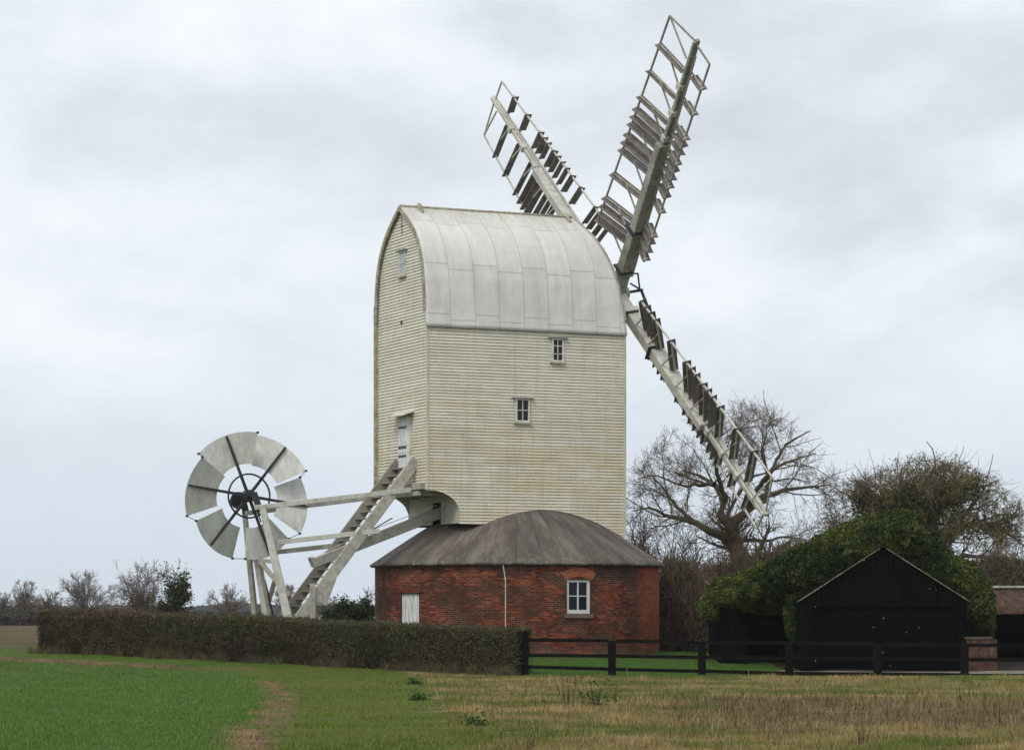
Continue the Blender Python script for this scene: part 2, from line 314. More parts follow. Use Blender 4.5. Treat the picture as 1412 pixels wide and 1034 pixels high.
# ------------------------------------------------------------ ground
def curve(pts):
    w_ = sorted([unp(*p) for p in pts], key=lambda q: q[1]); ys = [q[1] for q in w_]; xs = [q[0] for q in w_]
    return lambda y: np.interp(y, ys, xs)
B1 = curve([(300, 921), (345, 929), (372, 940), (388, 955), (384, 975), (368, 1000), (350, 1022), (344, 1034)])
B2 = curve([(545, 926), (575, 945), (585, 965), (600, 990), (615, 1034)])
_s = [unp(0, 908), unp(100, 912), unp(200, 917), unp(300, 922)]
def strip(x): return np.interp(x, [q[0] for q in _s], [q[1] for q in _s])
def gcol(x, y):
    x = np.asarray(x, float); y = np.asarray(y, float); n = fbm(x, y, 2.6, 0); n2 = fbm(x, y*.6, .9, 3); n3 = vnoise(x, y, .35, 6)
    c = lambda *a: np.array(a)[None, :]
    def mx(A, Bc, f): f = np.clip(f, 0, 1)[:, None]; return A*(1-f)+Bc*f
    crop = mx(c(.054, .096, .020)*np.ones((len(x), 1)), c(.078, .122, .027), n2*.7+.3*(np.abs(((x*.97-y*.26)*4) % 1-.5) > .3))
    path = mx(c(.066, .098, .016)*np.ones((len(x), 1)), c(.105, .125, .025), n)
    rough = mx(c(.135, .112, .042)*np.ones((len(x), 1)), c(.23, .175, .08), (n2-.3)*2.2)
    rough = mx(rough, c(.078, .098, .022), (n-.42)*4)
    b1 = B1(y); b2 = B2(y)
    out = mx(path, rough, (x-b2+(n2-.5)*1.6)/.5)
    # reddish-brown dead growth
    yb = (y-40)/(58-40); band = np.clip(np.minimum(yb, 1-yb)*7+(n-.5)*4, 0, 1)*np.clip((x-2.2+(n2-.5)*3)/2., 0, 1)
    out = mx(out, mx(c(.090, .062, .034)*np.ones((len(x), 1)), c(.165, .122, .068), n3), band*.85)
    out = mx(out, crop, (b1-x+(n3-.5)*.5)/.25)
    d = np.abs(x-b1+(n-.5)*.5); n5 = fbm(x*1.3, y*.35, .5, 2); tan = np.clip(1.3-d/(.16+.38*n), 0, 1)*np.clip((n5-.26)*5, 0, 1)*(y < 73)
    out = mx(out, mx(c(.10, .062, .036)*np.ones((len(x), 1)), c(.22, .155, .09), n3), tan*.9)
    # headland between the crop and the hedge
    ys = strip(x); left = (x < b1+2.0)
    out = mx(out, mx(c(.055, .11, .016)*np.ones((len(x), 1)), c(.09, .13, .022), n), ((y-ys)/.6)*left)
    ds = np.abs(y-ys+(n2-.5)*1.0)
    out = mx(out, mx(c(.085, .058, .034)*np.ones((len(x), 1)), c(.19, .135, .075), n3), np.clip(1.5-ds/.7-np.clip((x+12)/5, 0, 1)*.7, 0, 1)*left*(x < -7.5+n)*np.clip(.2+1.3*n2, 0, 1))
    lawn = mx(c(.040, .088, .014)*np.ones((len(x), 1)), c(.06, .115, .02), n2)
    out = mx(out, lawn, (y-79.3+(n3-.5)*.8)/.6*(x > -1))
    out = mx(out, c(.085, .075, .04), (y-86)/5*(x > -60)*(x < 60)*(n > .6)*.5)
    grav = c(.20, .18, .145)*(.75+.5*n3[:, None]); out = np.where(((x > 7.3+n2)&(y > 81.2+.3*n3)&(y < 83.4))[:, None], grav, out)
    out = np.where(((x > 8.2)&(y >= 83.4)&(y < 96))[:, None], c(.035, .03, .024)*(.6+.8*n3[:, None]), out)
    brown = mx(c(.085, .062, .030)*np.ones((len(x), 1)), c(.12, .088, .042), n)
    out = mx(out, brown, (y-104-3*n)/2.)
    out = mx(out, c(.09, .10, .04), (y-330)/60)
    return out
xs = np.unique(np.concatenate([-np.geomspace(22, 1100, 30), np.arange(-22, 22.01, .14), np.geomspace(22, 1100, 30)]))
ys = np.unique(np.concatenate([np.linspace(-120, 30, 14), np.arange(30, 108, .16), np.geomspace(108, 1650, 50)]))
GX, GY = np.meshgrid(xs, ys); fx, fy = GX.ravel(), GY.ravel()
GZ = gz(fx, fy)+(vnoise(fx, fy, .8, 7)-.5)*.05*(fy < 105)*(np.abs(fx) < 23)
GZ = np.where(fy > 1500, GZ+(fy-1500)*.0, GZ)
i = np.arange((len(ys)-1)*len(xs)).reshape(len(ys)-1, len(xs))[:, :-1].ravel()
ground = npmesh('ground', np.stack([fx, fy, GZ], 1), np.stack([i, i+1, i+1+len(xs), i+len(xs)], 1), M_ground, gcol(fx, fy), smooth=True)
tag(ground, 'field, mown path, lawn and yard around the mill', kind='structure')

# blades of grass: one triangle each, real height, coloured as the turf they grow from
def blades(name, n, ylo, yhi, h, wd, label, mask, tint=1., xlo=-.19, xhi=.19):
    yy = ylo*(yhi/ylo)**rng.random(n) if ylo > 0 else ylo; xx = yy*(xlo+(xhi-xlo)*rng.random(n))
    k = mask(xx, yy); xx, yy = xx[k], yy[k]; n = len(xx)
    hh = h(xx, yy)*(.5+rng.random(n)); a = rng.random(n)*2*pi; ww = wd*(.6+.8*rng.random(n))*(yy/50)**.5
    ln = rng.normal(0, .35, (n, 2))*hh[:, None]; z = gz(xx, yy)-.01
    A = np.stack([xx-np.cos(a)*ww, yy-np.sin(a)*ww, z], 1); Bq = np.stack([xx+np.cos(a)*ww, yy+np.sin(a)*ww, z], 1)
    Cq = np.stack([xx+ln[:, 0], yy+ln[:, 1], z+hh], 1)
    V = np.stack([A, Bq, Cq], 1).reshape(-1, 3); c = gcol(xx, yy)*tint*(.65+.75*rng.random((n, 1)))*(1+rng.normal(0, .06, (n, 3)))
    o = npmesh(name, V, np.arange(3*n).reshape(-1, 3), M_leaf, np.repeat(np.clip(c, .003, 1), 3, 0)); tag(o, label, kind='stuff'); return o
isrough = lambda x, y: (x > B2(y)+.2) & (y < 79.2)
iscrop = lambda x, y: (x < B1(y)) & (y < strip(x))
inhedge = lambda x, y: (x < .4) & (y > 80+(.33-x)*.613-.5)
blades('crop', 230000, 33.5, 93, lambda x, y: .045+0*x, .010, 'short bluish green winter crop covering the left of the field', iscrop, 1.7, -.19, -.06)
blades('grass', 230000, 33.5, 100, lambda x, y: .028+.02*vnoise(x, y, .5), .009, 'mown green grass of the path, hedge foot and lawn', lambda x, y: ~isrough(x, y) & ~iscrop(x, y) & ~inhedge(x, y) & ~((x > 7.2) & (y > 81.3)), 1.5)
blades('rough_grass', 240000, 33.5, 79.4, lambda x, y: .035+.12*vnoise(x, y, .6, 2)**3, .008, 'rough tan and olive tussock grass in front of the black fence', isrough, 1.55, -.06, .19)

# dead stems standing in the rough ground
n = 5200; yy = 36*(79/36)**rng.random(n); xx = yy*rng.uniform(-.03, .19, n); kp = (rng.random(n) < .12+.75*((yy > 41) & (yy < 58) & (xx > 2.5))*fbm(xx, yy*.6, 1.2, 3)*1.3) & (xx > B2(yy)+.3); xx, yy = xx[kp], yy[kp]; n = len(xx)
hh = rng.uniform(.05, .26, n)*(.6+.8*rng.random(n)); ln = rng.normal(0, .3, (n, 2))*hh[:, None]; ww = .005*(yy/50); z = gz(xx, yy)-.01; A_ = np.stack([xx-ww, yy, z], 1); B_ = np.stack([xx+ww, yy, z], 1); C_ = np.stack([xx+ln[:, 0]+ww*.6, yy+ln[:, 1], z+hh], 1); D_ = np.stack([xx+ln[:, 0]-ww*.6, yy+ln[:, 1], z+hh], 1)
cd = np.where(rng.random((n, 1)) < .18, np.array([[.30, .24, .15]]), np.array([[.075, .042, .028]]))*(.6+.8*rng.random((n, 1)))
tag(npmesh('dead_stems', np.stack([A_, B_, C_, D_], 1).reshape(-1, 3), np.arange(4*n).reshape(-1, 4), M_leaf, np.repeat(cd, 4, 0)), 'thin dead stems standing through the brown stubble patch', kind='stuff')

# ------------------------------------------------------------ windmill
AL = R_(24.9); U = Vector((cos(AL), sin(AL), 0)); Vv = Vector((-sin(AL), cos(AL), 0))
T0 = Vector((-2.716, 90, 0))+Vv*2.1; G0 = .5
mill = empty('windmill', (T0.x, T0.y, G0), AL)
tag(mill, 'tall white weatherboarded post mill with arched roof, four sails and a fantail', 'windmill')
DZ = -G0
HW = 2.1; LB = 7.11; ZE = 11.1
prof = [(15.12, 0), (15.05, .06), (14.95, .13), (14.7, .31), (14.45, .47), (14.2, .60), (13.9, .72), (13.6, .81), (13.35, .865), (13.1, .91), (12.6, .965), (12.0, .99), (11.5, 1.), (11.1, 1.0)]
def hw(z):
    z = min(z, 15.12)
    if z <= ZE: return HW
    for (a, fa), (b, fb) in zip(prof, prof[1:]):
        if b <= z <= a: return HW*(fb+(fa-fb)*(z-b)/(a-b))
    return 0
def uf(z): return LB-.92*max(0, (z-ZE)/4)**1.35
PC = 4.15     # the post
def rz_(r):   # profile of the roundhouse roof
    P = [(0, 5.60), (.6, 5.55), (1.3, 5.42), (2.1, 5.16), (2.75, 4.82), (3.62, 4.28), (4.9, 3.42)]
    for (a, za), (b, zb) in zip(P, P[1:]):
        if a <= r <= b: return za+(zb-za)*(r-a)/(b-a)
    return 3.42
def bot(u):
    if u < 1.11: return 5.78-.72*(1-math.sqrt(max(0, 1-(u/1.11)**2)))
    return max(rz_(math.hypot(u-PC, HW))+.035, 4.70 if u < 3 else 4.33)
cols = sorted(set([0, .05]+[round(.1*i, 3) for i in range(1, 72)]+[1.1095, 1.1105, 7.11]))
jit = [random.gauss(0, .003) for _ in range(200)]
sg = lambda m, name, par=mill, **k: m.build(name, M_boards, par, **k)
def side(sgn):
    m = MB(); 
    for r in range(43, 111):
        z0 = r*.1; z1 = z0+.1; base = len(m.v); ok = []
        for c, u in enumerate(cols):
            b = bot(u); wv = jit[r]+.0035*mn.noise(Vector((u*1.3, z0*5, sgn*3.)))
            a = max(z0+wv, b); t = max(z1+jit[r+1], b)
            y = sgn*HW
            m.v += [(u, y+sgn*.002, a+DZ), (u, y+sgn*.024, a+DZ), (u, y+sgn*.003, t+DZ)]; ok.append(z1 > b)
        for c in range(len(cols)-1):
            if not (ok[c] or ok[c+1]): continue
            i = base+3*c
            for q in ((i, i+3, i+4, i+1), (i+1, i+4, i+5, i+2)): m.f.append(q if sgn < 0 else q[::-1])
    return m
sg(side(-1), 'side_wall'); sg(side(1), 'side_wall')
def endwall(u_of, sgn, z0_, v_lim=None, z1_=15.1):
    m = MB(); nz = int(round((z1_-z0_)/.1))
    for r in range(nz):
        z0 = z0_+r*.1; z1 = z0+.1; a = hw(z0) if v_lim is None else v_lim; b = hw(z1) if v_lim is None else v_lim
        nn = 8; base = len(m.v)
        for k in range(nn+1):
            f = -1+2*k/nn; wv = .003*mn.noise(Vector((f*3, z0*5, sgn*9.)))+jit[r]
            m.v += [(u_of(z0)+sgn*.002, f*a, z0+DZ+wv), (u_of(z0)+sgn*.024, f*a, z0+DZ+wv), (u_of(z1)+sgn*.003, f*b, z1+DZ)]
        for k in range(nn):
            i = base+3*k
            for q in ((i, i+3, i+4, i+1), (i+1, i+4, i+5, i+2)): m.f.append(q if sgn > 0 else q[::-1])
    return m
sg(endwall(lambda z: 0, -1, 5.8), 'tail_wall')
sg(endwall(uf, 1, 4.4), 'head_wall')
m = MB()   # lower body tail wall with the opening of the tail pole, soffit and inner wall faces
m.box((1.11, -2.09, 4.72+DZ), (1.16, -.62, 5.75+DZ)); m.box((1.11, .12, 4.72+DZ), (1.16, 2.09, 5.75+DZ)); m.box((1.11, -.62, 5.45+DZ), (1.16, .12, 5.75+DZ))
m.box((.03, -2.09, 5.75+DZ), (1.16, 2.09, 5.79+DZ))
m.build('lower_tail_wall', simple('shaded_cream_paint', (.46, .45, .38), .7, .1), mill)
m = MB()
for y in (-1.4, 0., 1.4): m.box((-.12, y-.09, 5.62+DZ), (1.1, y+.09, 5.749+DZ))
m.box((-.16, -1.9, 5.80+DZ), (-.03, 1.75, 6.02+DZ)); m.box((-.2, -1.7, 5.60+DZ), (-.06, 1.6, 5.75+DZ))
m.build('tail_beam', M_ladder, mill, bevel=.01)
m = MB(); m.box((1.3, -.9, 4.3+DZ), (6.9, .9, 5.5+DZ)); m.tube([(PC, 0, 3+DZ), (PC, 0, 6+DZ)], .35, 12); m.build('main_post', M_dark, mill)
m = MB()   # corner boards
for y in (-1, 1):
    far_ = y > 0
    m = MB(); m.box((-.13 if far_ else -.045, 2.07 if far_ else y*2.1-.022+y*.016, 5.78+DZ), (.02, 2.185 if far_ else y*2.1+.022+y*.016, (12.05 if far_ else 11.1)+DZ)); m.build('corner_board', M_edge if far_ else M_cream, mill)
    m = MB(); m.box((LB-.03, y*2.1-.03+y*.02, 4.4+DZ), (LB+.045, y*2.1+.035+y*.02, 11.1+DZ)); m.build('corner_board', M_cream, mill)
# curved roof
rp = []
full = [(z, f) for z, f in prof][::-1]
pts2 = [(-f*(HW+.05)-.0, z) for z, f in full]+[(f*(HW+.05), z) for z, f in full[::-1]][1:]
pts2 = [(y, z+.035) for y, z in pts2]; pts2[0] = (-HW-.10, 11.02); pts2[-1] = (HW+.10, 11.02)
dense = []
for (a, b), (c, d) in zip(pts2, pts2[1:]):
    for k in range(4): dense.append((a+(c-a)*k/4, b+(d-b)*k/4))
dense.append(pts2[-1])
arc = [0]
for p, q in zip(dense, dense[1:]): arc.append(arc[-1]+math.hypot(q[0]-p[0], q[1]-p[1]))
tot = arc[-1]; V = []; UV = []; Fq = []; nu = 60
for j, (y, z) in enumerate(dense):
    u1 = uf(z)+.06; s = min(arc[j], tot-arc[j])
    for k in range(nu+1):
        u_ = -.09+(u1+.09)*k/nu; nz_ = .008*mn.noise(Vector((u_*1.2, arc[j]*.9, 0)))
        V.append((u_, y*(1+nz_), z+DZ+nz_)); UV.append((u_+.09, s))
for j in range(len(dense)-1):
    for k in range(nu): i = j*(nu+1)+k; Fq.append((i, i+1, i+nu+2, i+nu+1))
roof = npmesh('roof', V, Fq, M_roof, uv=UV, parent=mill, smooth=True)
so_ = roof.modifiers.new('thick', 'SOLIDIFY'); so_.thickness = .035; so_.offset = -1
def barge(ufun, du, name, t_in=.16):
    m = MB()
    for (y0, z0), (y1, z1) in zip(dense, dense[1:]):
        if max(abs(y0), abs(y1)) > HW+.06: continue
        def inn(y, z): l = math.hypot(y, (z-11.1)*.9)+1e-6; k = t_in/max(l, .5); return y*(1-k), z-(z-11.1)*k*.8
        a = inn(y0, z0); b = inn(y1, z1)
        u0, u1 = ufun(z0), ufun(z1)
        P = [(u0, y0*1.004, z0+.012+DZ), (u1, y1*1.004, z1+.012+DZ), (u1, b[0], b[1]+DZ), (u0, a[0], a[1]+DZ)]
        m.prism(P, (du, 0, 0))
    return m.build(name, M_stock_edge, mill)
M_stock_edge = M_edge
barge(lambda z: -.13, .045, 'barge_board'); barge(lambda z: uf(z)+.055, .045, 'barge_board', .1)
m = MB(); m.tube([(-.1, 0, 15.17+DZ), (uf(15.1), 0, 15.17+DZ)], .045, 8); m.build('ridge_roll', M_stock_edge, mill, True)
for u_ in (.62, 6.0):
    m = MB()
    m.tube([(u_-.02, -.35, 14.83+DZ), (u_-.05, -.18, 15.12+DZ), (u_-.02, 0, 15.24+DZ), (u_+.12, .16, 15.13+DZ)], .075, 8)
    m.build('ridge_cover', M_stock_edge, mill, True)
m = MB(); m.box((-.028, -.03, 14.25+DZ), (-.022, .03, 14.85+DZ)); m.box((-.03, -.16, 14.5+DZ), (-.024, .1, 14.53+DZ)); m.build('gable_strap', M_ladderd, mill)
m = MB(); m.box((-.06, -.05, 11.28+DZ), (-.02, .02, 11.40+DZ)); m.build('gable_hook', M_iron, mill)

def win(par, org, tx, nx, wd, ht, nxp, nzp, name='window', pane=M_glass, hood=True, fw=.06):
    """framed window: org = lower centre on the wall, tx = along the wall, nx = out of it"""
    X = Vector(tx); Nn = Vector(nx); Z = Vector((0, 0, 1)); O = Vector(org)
    fr = MB(); P = lambda a, b, c: O+X*a+Z*b+Nn*c
    def bx(mb, a0, b0, c0, a1, b1, c1): mb.prism([P(a0, b0, c0), P(a1, b0, c0), P(a1, b1, c0), P(a0, b1, c0)], Nn*(c1-c0))
    bx(fr, -wd/2, 0, .0, -wd/2+fw, ht, .06); bx(fr, wd/2-fw, 0, .0, wd/2, ht, .06); bx(fr, -wd/2+fw, 0, .0, wd/2-fw, fw, .058); bx(fr, -wd/2+fw, ht-fw, .0, wd/2-fw, ht, .058)
    for k in range(1, nxp): x = -wd/2+wd*k/nxp; bx(fr, x-.014, fw, .01, x+.014, ht-fw, .05)
    for k in range(1, nzp):
        z = ht*k/nzp
        for q in range(nxp):
            xa = -wd/2+wd*q/nxp+(.014 if q else fw); xb = -wd/2+wd*(q+1)/nxp-(.014 if q < nxp-1 else fw)
            bx(fr, xa, z-.013, .01, xb, z+.013, .05)
    f = fr.build(name, M_white, par)
    g = MB(); bx(g, -wd/2+.02, .02, .005, wd/2-.02, ht-.02, .028); g.build('pane', pane, f)
    s = MB(); bx(s, -wd/2-.05, -.06, .0, wd/2+.05, -.002, .10); s.build('sill', M_ladder, f)
    if hood: h = MB(); bx(h, -wd/2-.13, ht+.002, .0, wd/2+.13, ht+.03, .13); h.build('drip_board', M_ladder, f)
    return f
def side_uz(px, py):   # a point of the near side wall
    q = (px-706)/F; u_ = (q*90+2.716)/(cos(AL)-q*sin(AL)); Y = 90+u_*sin(AL); return u_, HC+(850-py)*Y/F
for (x0, x1, y0, y1, a, b) in ((760, 776.5, 466, 499.5, 2, 3), (710, 729.5, 549, 582.5, 2, 2)):
    ua, za = side_uz(x0, y0); ub, zb = side_uz(x1, y1)
    win(mill, ((ua+ub)/2, -HW-.012, zb+DZ), (1, 0, 0), (0, -1, 0), ub-ua, za-zb, a, b)
win(mill, (-.012, -.10, 12.87+DZ), (0, -1, 0), (-1, 0, 0), .50, .82, 2, 2, pane=M_pale_pane, fw=.05)
# tail door
dz0, dz1 = 6.22, 8.22; dv = -.30
m = MB(); m.box((-.075, dv-.44, dz0+DZ), (-.0, dv+.44, dz1+DZ)); door = m.build('door', M_doorw, mill)
for z_ in (6.92, 7.20, 7.86): m = MB(); m.box((-.087, dv-.22, z_+DZ), (-.077, dv+.43, z_+.07+DZ)); m.build('hinge', M_iron, door)
m = MB(); m.box((-.08, dv-.44, 7.28+DZ), (-.0755, dv+.44, 7.295+DZ)); m.box((-.08, dv-.44, 7.05+DZ), (-.0755, dv+.44, 7.06+DZ)); m.build('door_rail', M_ladderd, door)
m = MB(); m.box((-.07, dv+.442, dz0+DZ), (-.0, dv+.50, dz1+DZ)); m.box((-.07, dv-.50, dz0+DZ), (-.0, dv-.442, dz1+DZ)); m.build('door_frame', M_white, door)
m = MB(); m.prism([(-.01, dv-.75, 8.42+DZ), (-.42, dv-.75, 8.26+DZ), (-.42, dv-.75, 8.22+DZ), (-.01, dv-.75, 8.36+DZ)], (0, 1.5, 0)); m.build('door_hood', M_white, door)
# tail pole
m = MB(); m.bar((2.0, -.33, 5.42+DZ), (-3.25, -.33, 3.42+DZ), .30, .36, a2=.26, b2=.30); m.bar((-3.2, -.33, 3.30+DZ), (-3.35, -.33, 3.62+DZ), .34, .10, up=(1, 0, 0)); m.build('tail_pole', M_ladder, mill, bevel=.02)
m = MB(); m.tube([(1.0, -.52, 5.35+DZ), (-1.2, -.55, 4.55+DZ), (-3.0, -.5, 3.75+DZ)], .012, 5); m.build('white_cable', M_bright, mill)
m = MB(); m.tube([(.35, 1.7, 5.0+DZ), (-.9, 1.5, 4.35+DZ)], .02, 6); m.build('tie_rod', M_iron, mill)
# ladder
zf = gzf(-7, 90)
lt, lb = (.0, 6.78), (-4.86, .62)
for v_, mt in ((-1.2, M_ladder), (.28, M_ladderd)):
    q = MB(); q.bar((lt[0], v_, lt[1]+DZ), (lb[0], v_, lb[1]+DZ), .10, .36, up=(1, 0, .6)); q.build('ladder_stringer', mt, mill, bevel=.012)
for k in range(25):
    t_ = (k+.8)/26; u_ = lt[0]+(lb[0]-lt[0])*t_; z_ = lt[1]+(lb[1]-lt[1])*t_-.05
    if abs(z_-(3.42+(u_+3.25)*.381)) < .17: continue
    q = MB(); q.box((u_-.13, -1.149, z_-.018+DZ), (u_+.11, .229, z_+.018+DZ)); q.build('ladder_tread', M_ladderd, mill)
q = MB(); q.box((-3.72, -1.34, .4+DZ), (-3.56, -1.2501, 2.75+DZ)); q.build('ladder_leg', M_ladder, mill)
q = MB(); q.bar((-2.95, -1.2, 2.95+DZ), (-3.3, -1.2, 2.1+DZ), .13, .30, up=(1, 0, .6)); q.build('ladder_splice', M_ladder, mill)
# fantail carriage
FU, FZ = -5.36, 5.56
def strut(name, p, q, a=.14, b=.16, mt=M_whip, **k): 
    m = MB(); m.bar((p[0], p[1], p[2]+DZ), (q[0], q[1], q[2]+DZ), a, b, **k); return m.build(name, mt, mill, bevel=.01)
strut('carriage_strut', (-5.32, -.52, 5.17), (-.25, -1.33, 5.80), .09, .155)
strut('carriage_strut', (-5.32, .42, 5.02), (-.20, .42, 5.70), .09, .155, M_ladder)
strut('carriage_strut', (-4.6, -.60, 4.07), (-1.35, -1.33, 4.46), .09, .155)
strut('carriage_strut', (-4.62, .42, 3.74), (-2.2, .42, 4.02), .09, .155, M_ladder)
strut('fan_post', (-5.10, -.62, 5.25), (-4.20, -1.05, .95), .20, .20, a2=.28, b2=.28)
strut('fan_post', (-5.30, .48, 5.10), (-4.62, 1.15, .95), .13, .15, a2=.17, b2=.19, mt=M_ladder)
strut('fan_post', (-5.0, .1, 3.6), (-4.72, -.35, .95), .20, .20, mt=M_ladder)
strut('carriage_brace', (-5.05, -.1, 3.55), (-4.30, -.9, 2.35), .13, .13, mt=M_ladder)
strut('carriage_brace', (-4.2, .3, 3.3), (-4.7, .1, 1.9), .12, .12, mt=M_ladderd)
strut('carriage_brace', (-4.95, .6, 3.52), (-4.78, -.8, 3.46), .13, .13, mt=M_ladder)
strut('drive_rod', (-4.75, .1, 2.9), (-4.25, .1, .9), .05, .05, mt=M_iron)
strut('carriage_sill', (-4.6, -1.5, .86), (-4.6, 1.6, .86), .26, .24, mt=M_ladder)
for v_ in (-1.62, 1.75):
    m = MB(); m.tube([(-4.6+.36*cos(a*pi/8), v_, .83+.30*sin(a*pi/8)+DZ+0.0) for a in range(16)], .05, 6, closed=True)
    for a in range(3): m.bar((-4.6+.34*cos(a*pi/3), v_, .83+.28*sin(a*pi/3)+DZ), (-4.6-.34*cos(a*pi/3), v_, .83-.28*sin(a*pi/3)+DZ), .05, .05)
    m.build('carriage_wheel', M_iron, mill)
# fantail
fan = MB(); hubc = Vector((FU, -.05, FZ+DZ))
fan.tube([(FU, -.45, FZ+DZ), (FU, .55, FZ+DZ)], .07, 10); fan.tube([(FU, -.2, FZ+DZ), (FU, .12, FZ+DZ)], .2, 12)
fan.tube([(FU-.12, .5, FZ-.12+DZ), (FU-.12, .58, FZ-.12+DZ)], .28, 14)
fan.bar((FU+.05, -.42, FZ+.1+DZ), (FU+.24, -.52, FZ-.5+DZ), .10, .20); fan.bar((FU-.05, .45, FZ+.05+DZ), (FU+.12, .45, FZ-.6+DZ), .10, .2)
fan.bar((FU+.12, -.38, FZ-.30+DZ), (FU+.30, -.42, FZ-.85+DZ), .03, .04)
fan.tube([(FU+.70*cos(a*pi/20), -.13, FZ+.70*sin(a*pi/20)+DZ) for a in range(40)], .032, 6, closed=True)
fanp = fan.build('fantail', M_iron, mill, smooth=False)
RO = 2.06; RI = 1.03; PITCH = R_(-21)
for k in range(6):
    a0 = R_(-8.5+60*k); er = Vector((cos(a0), 0, sin(a0))); et = Vector((-sin(a0), 0, cos(a0))); en = Vector((0, -1, 0))
    tw = et*cos(PITCH)+en*sin(PITCH); ca = Vector((FU, 0, FZ+DZ)); m = MB(); NA = 12; nn = tw.cross(er).normalized()
    top = []; botm = []
    for j in range(NA+1):
        b = R_(-29+58*j/NA); top.append(ca+er*RO*cos(b)+tw*RO*sin(b)); botm.append(ca+er*RI*cos(b)+tw*RI*sin(b))
    m.prism(top+botm[::-1], nn*.022)
    m.build('fan_blade', M_blade, fanp)
    m = MB(); off = en*.075; m.bar(ca+off+er*.12, ca+off+er*(RO-.03), .10, .05, up=en, a2=.07); m.build('blade_spoke', M_iron, fanp)
    for q in (top[0], top[-1]): m = MB(); m.box(tuple(q-Vector((.035, .035, .035))), tuple(q+Vector((.035, .035, .035)))); m.build('tip_bolt', M_iron, fanp)
    a1 = a0+pi/3; er1 = Vector((cos(a1), 0, sin(a1))); tw1 = Vector((-sin(a1), 0, cos(a1)))*cos(PITCH)+en*sin(PITCH)
    q1 = ca+er1*RO*cos(R_(-29))+tw1*RO*sin(R_(-29)); m = MB(); m.tube([top[-1], q1], .011, 5); m.build('tie_wire', M_iron, fanp)
# sails
UH, ZH, RS, A0, TAU = 8.05, 12.69, 10.67, .7341, .1954
p2 = Vector((-sin(TAU), 0, cos(TAU))); nax = Vector((cos(TAU), 0, sin(TAU))); v0 = Vector((0, 1, 0)); HB = Vector((UH, 0, ZH+DZ))
m = MB(); m.tube([HB-nax*1.9, HB+nax*.25], .24, 16); m.bar(HB-nax*.42, HB+nax*.16, .46, .46, up=p2); m.build('windshaft', M_stock, mill, bevel=.03)
TR = [9.35, 8.3, 7.27, 6.8, 6.48, 6.18, 5.75, 5.43, 5.1, 4.07, 3.05, 2.7, 2.4, 2.1]; TB = [9.35, 8.3, 7.27, 6.18, 5.1, 4.07, 3.05, 2.1]
LR = [9.5, 8.5, 7.5, 7.2, 6.9, 6.47, 6.17, 5.85, 5.5, 5.1, 4.45, 3.4, 3.1, 2.75, 2.4]; LBs = [9.5, 8.5, 7.5, 6.47, 5.5, 4.45, 3.4, 2.4]
def shutter(mb, r, w0, n0, w1, n1, ch=.30, th=.018, rot=.12):
    a = Vector((r, w0, n0)); b = Vector((r, w1, n1)); c = Vector((sin(rot), 0, cos(rot)))
    mb.bar(a+c*(ch*.1), b+c*(ch*.1), th, ch, up=c)
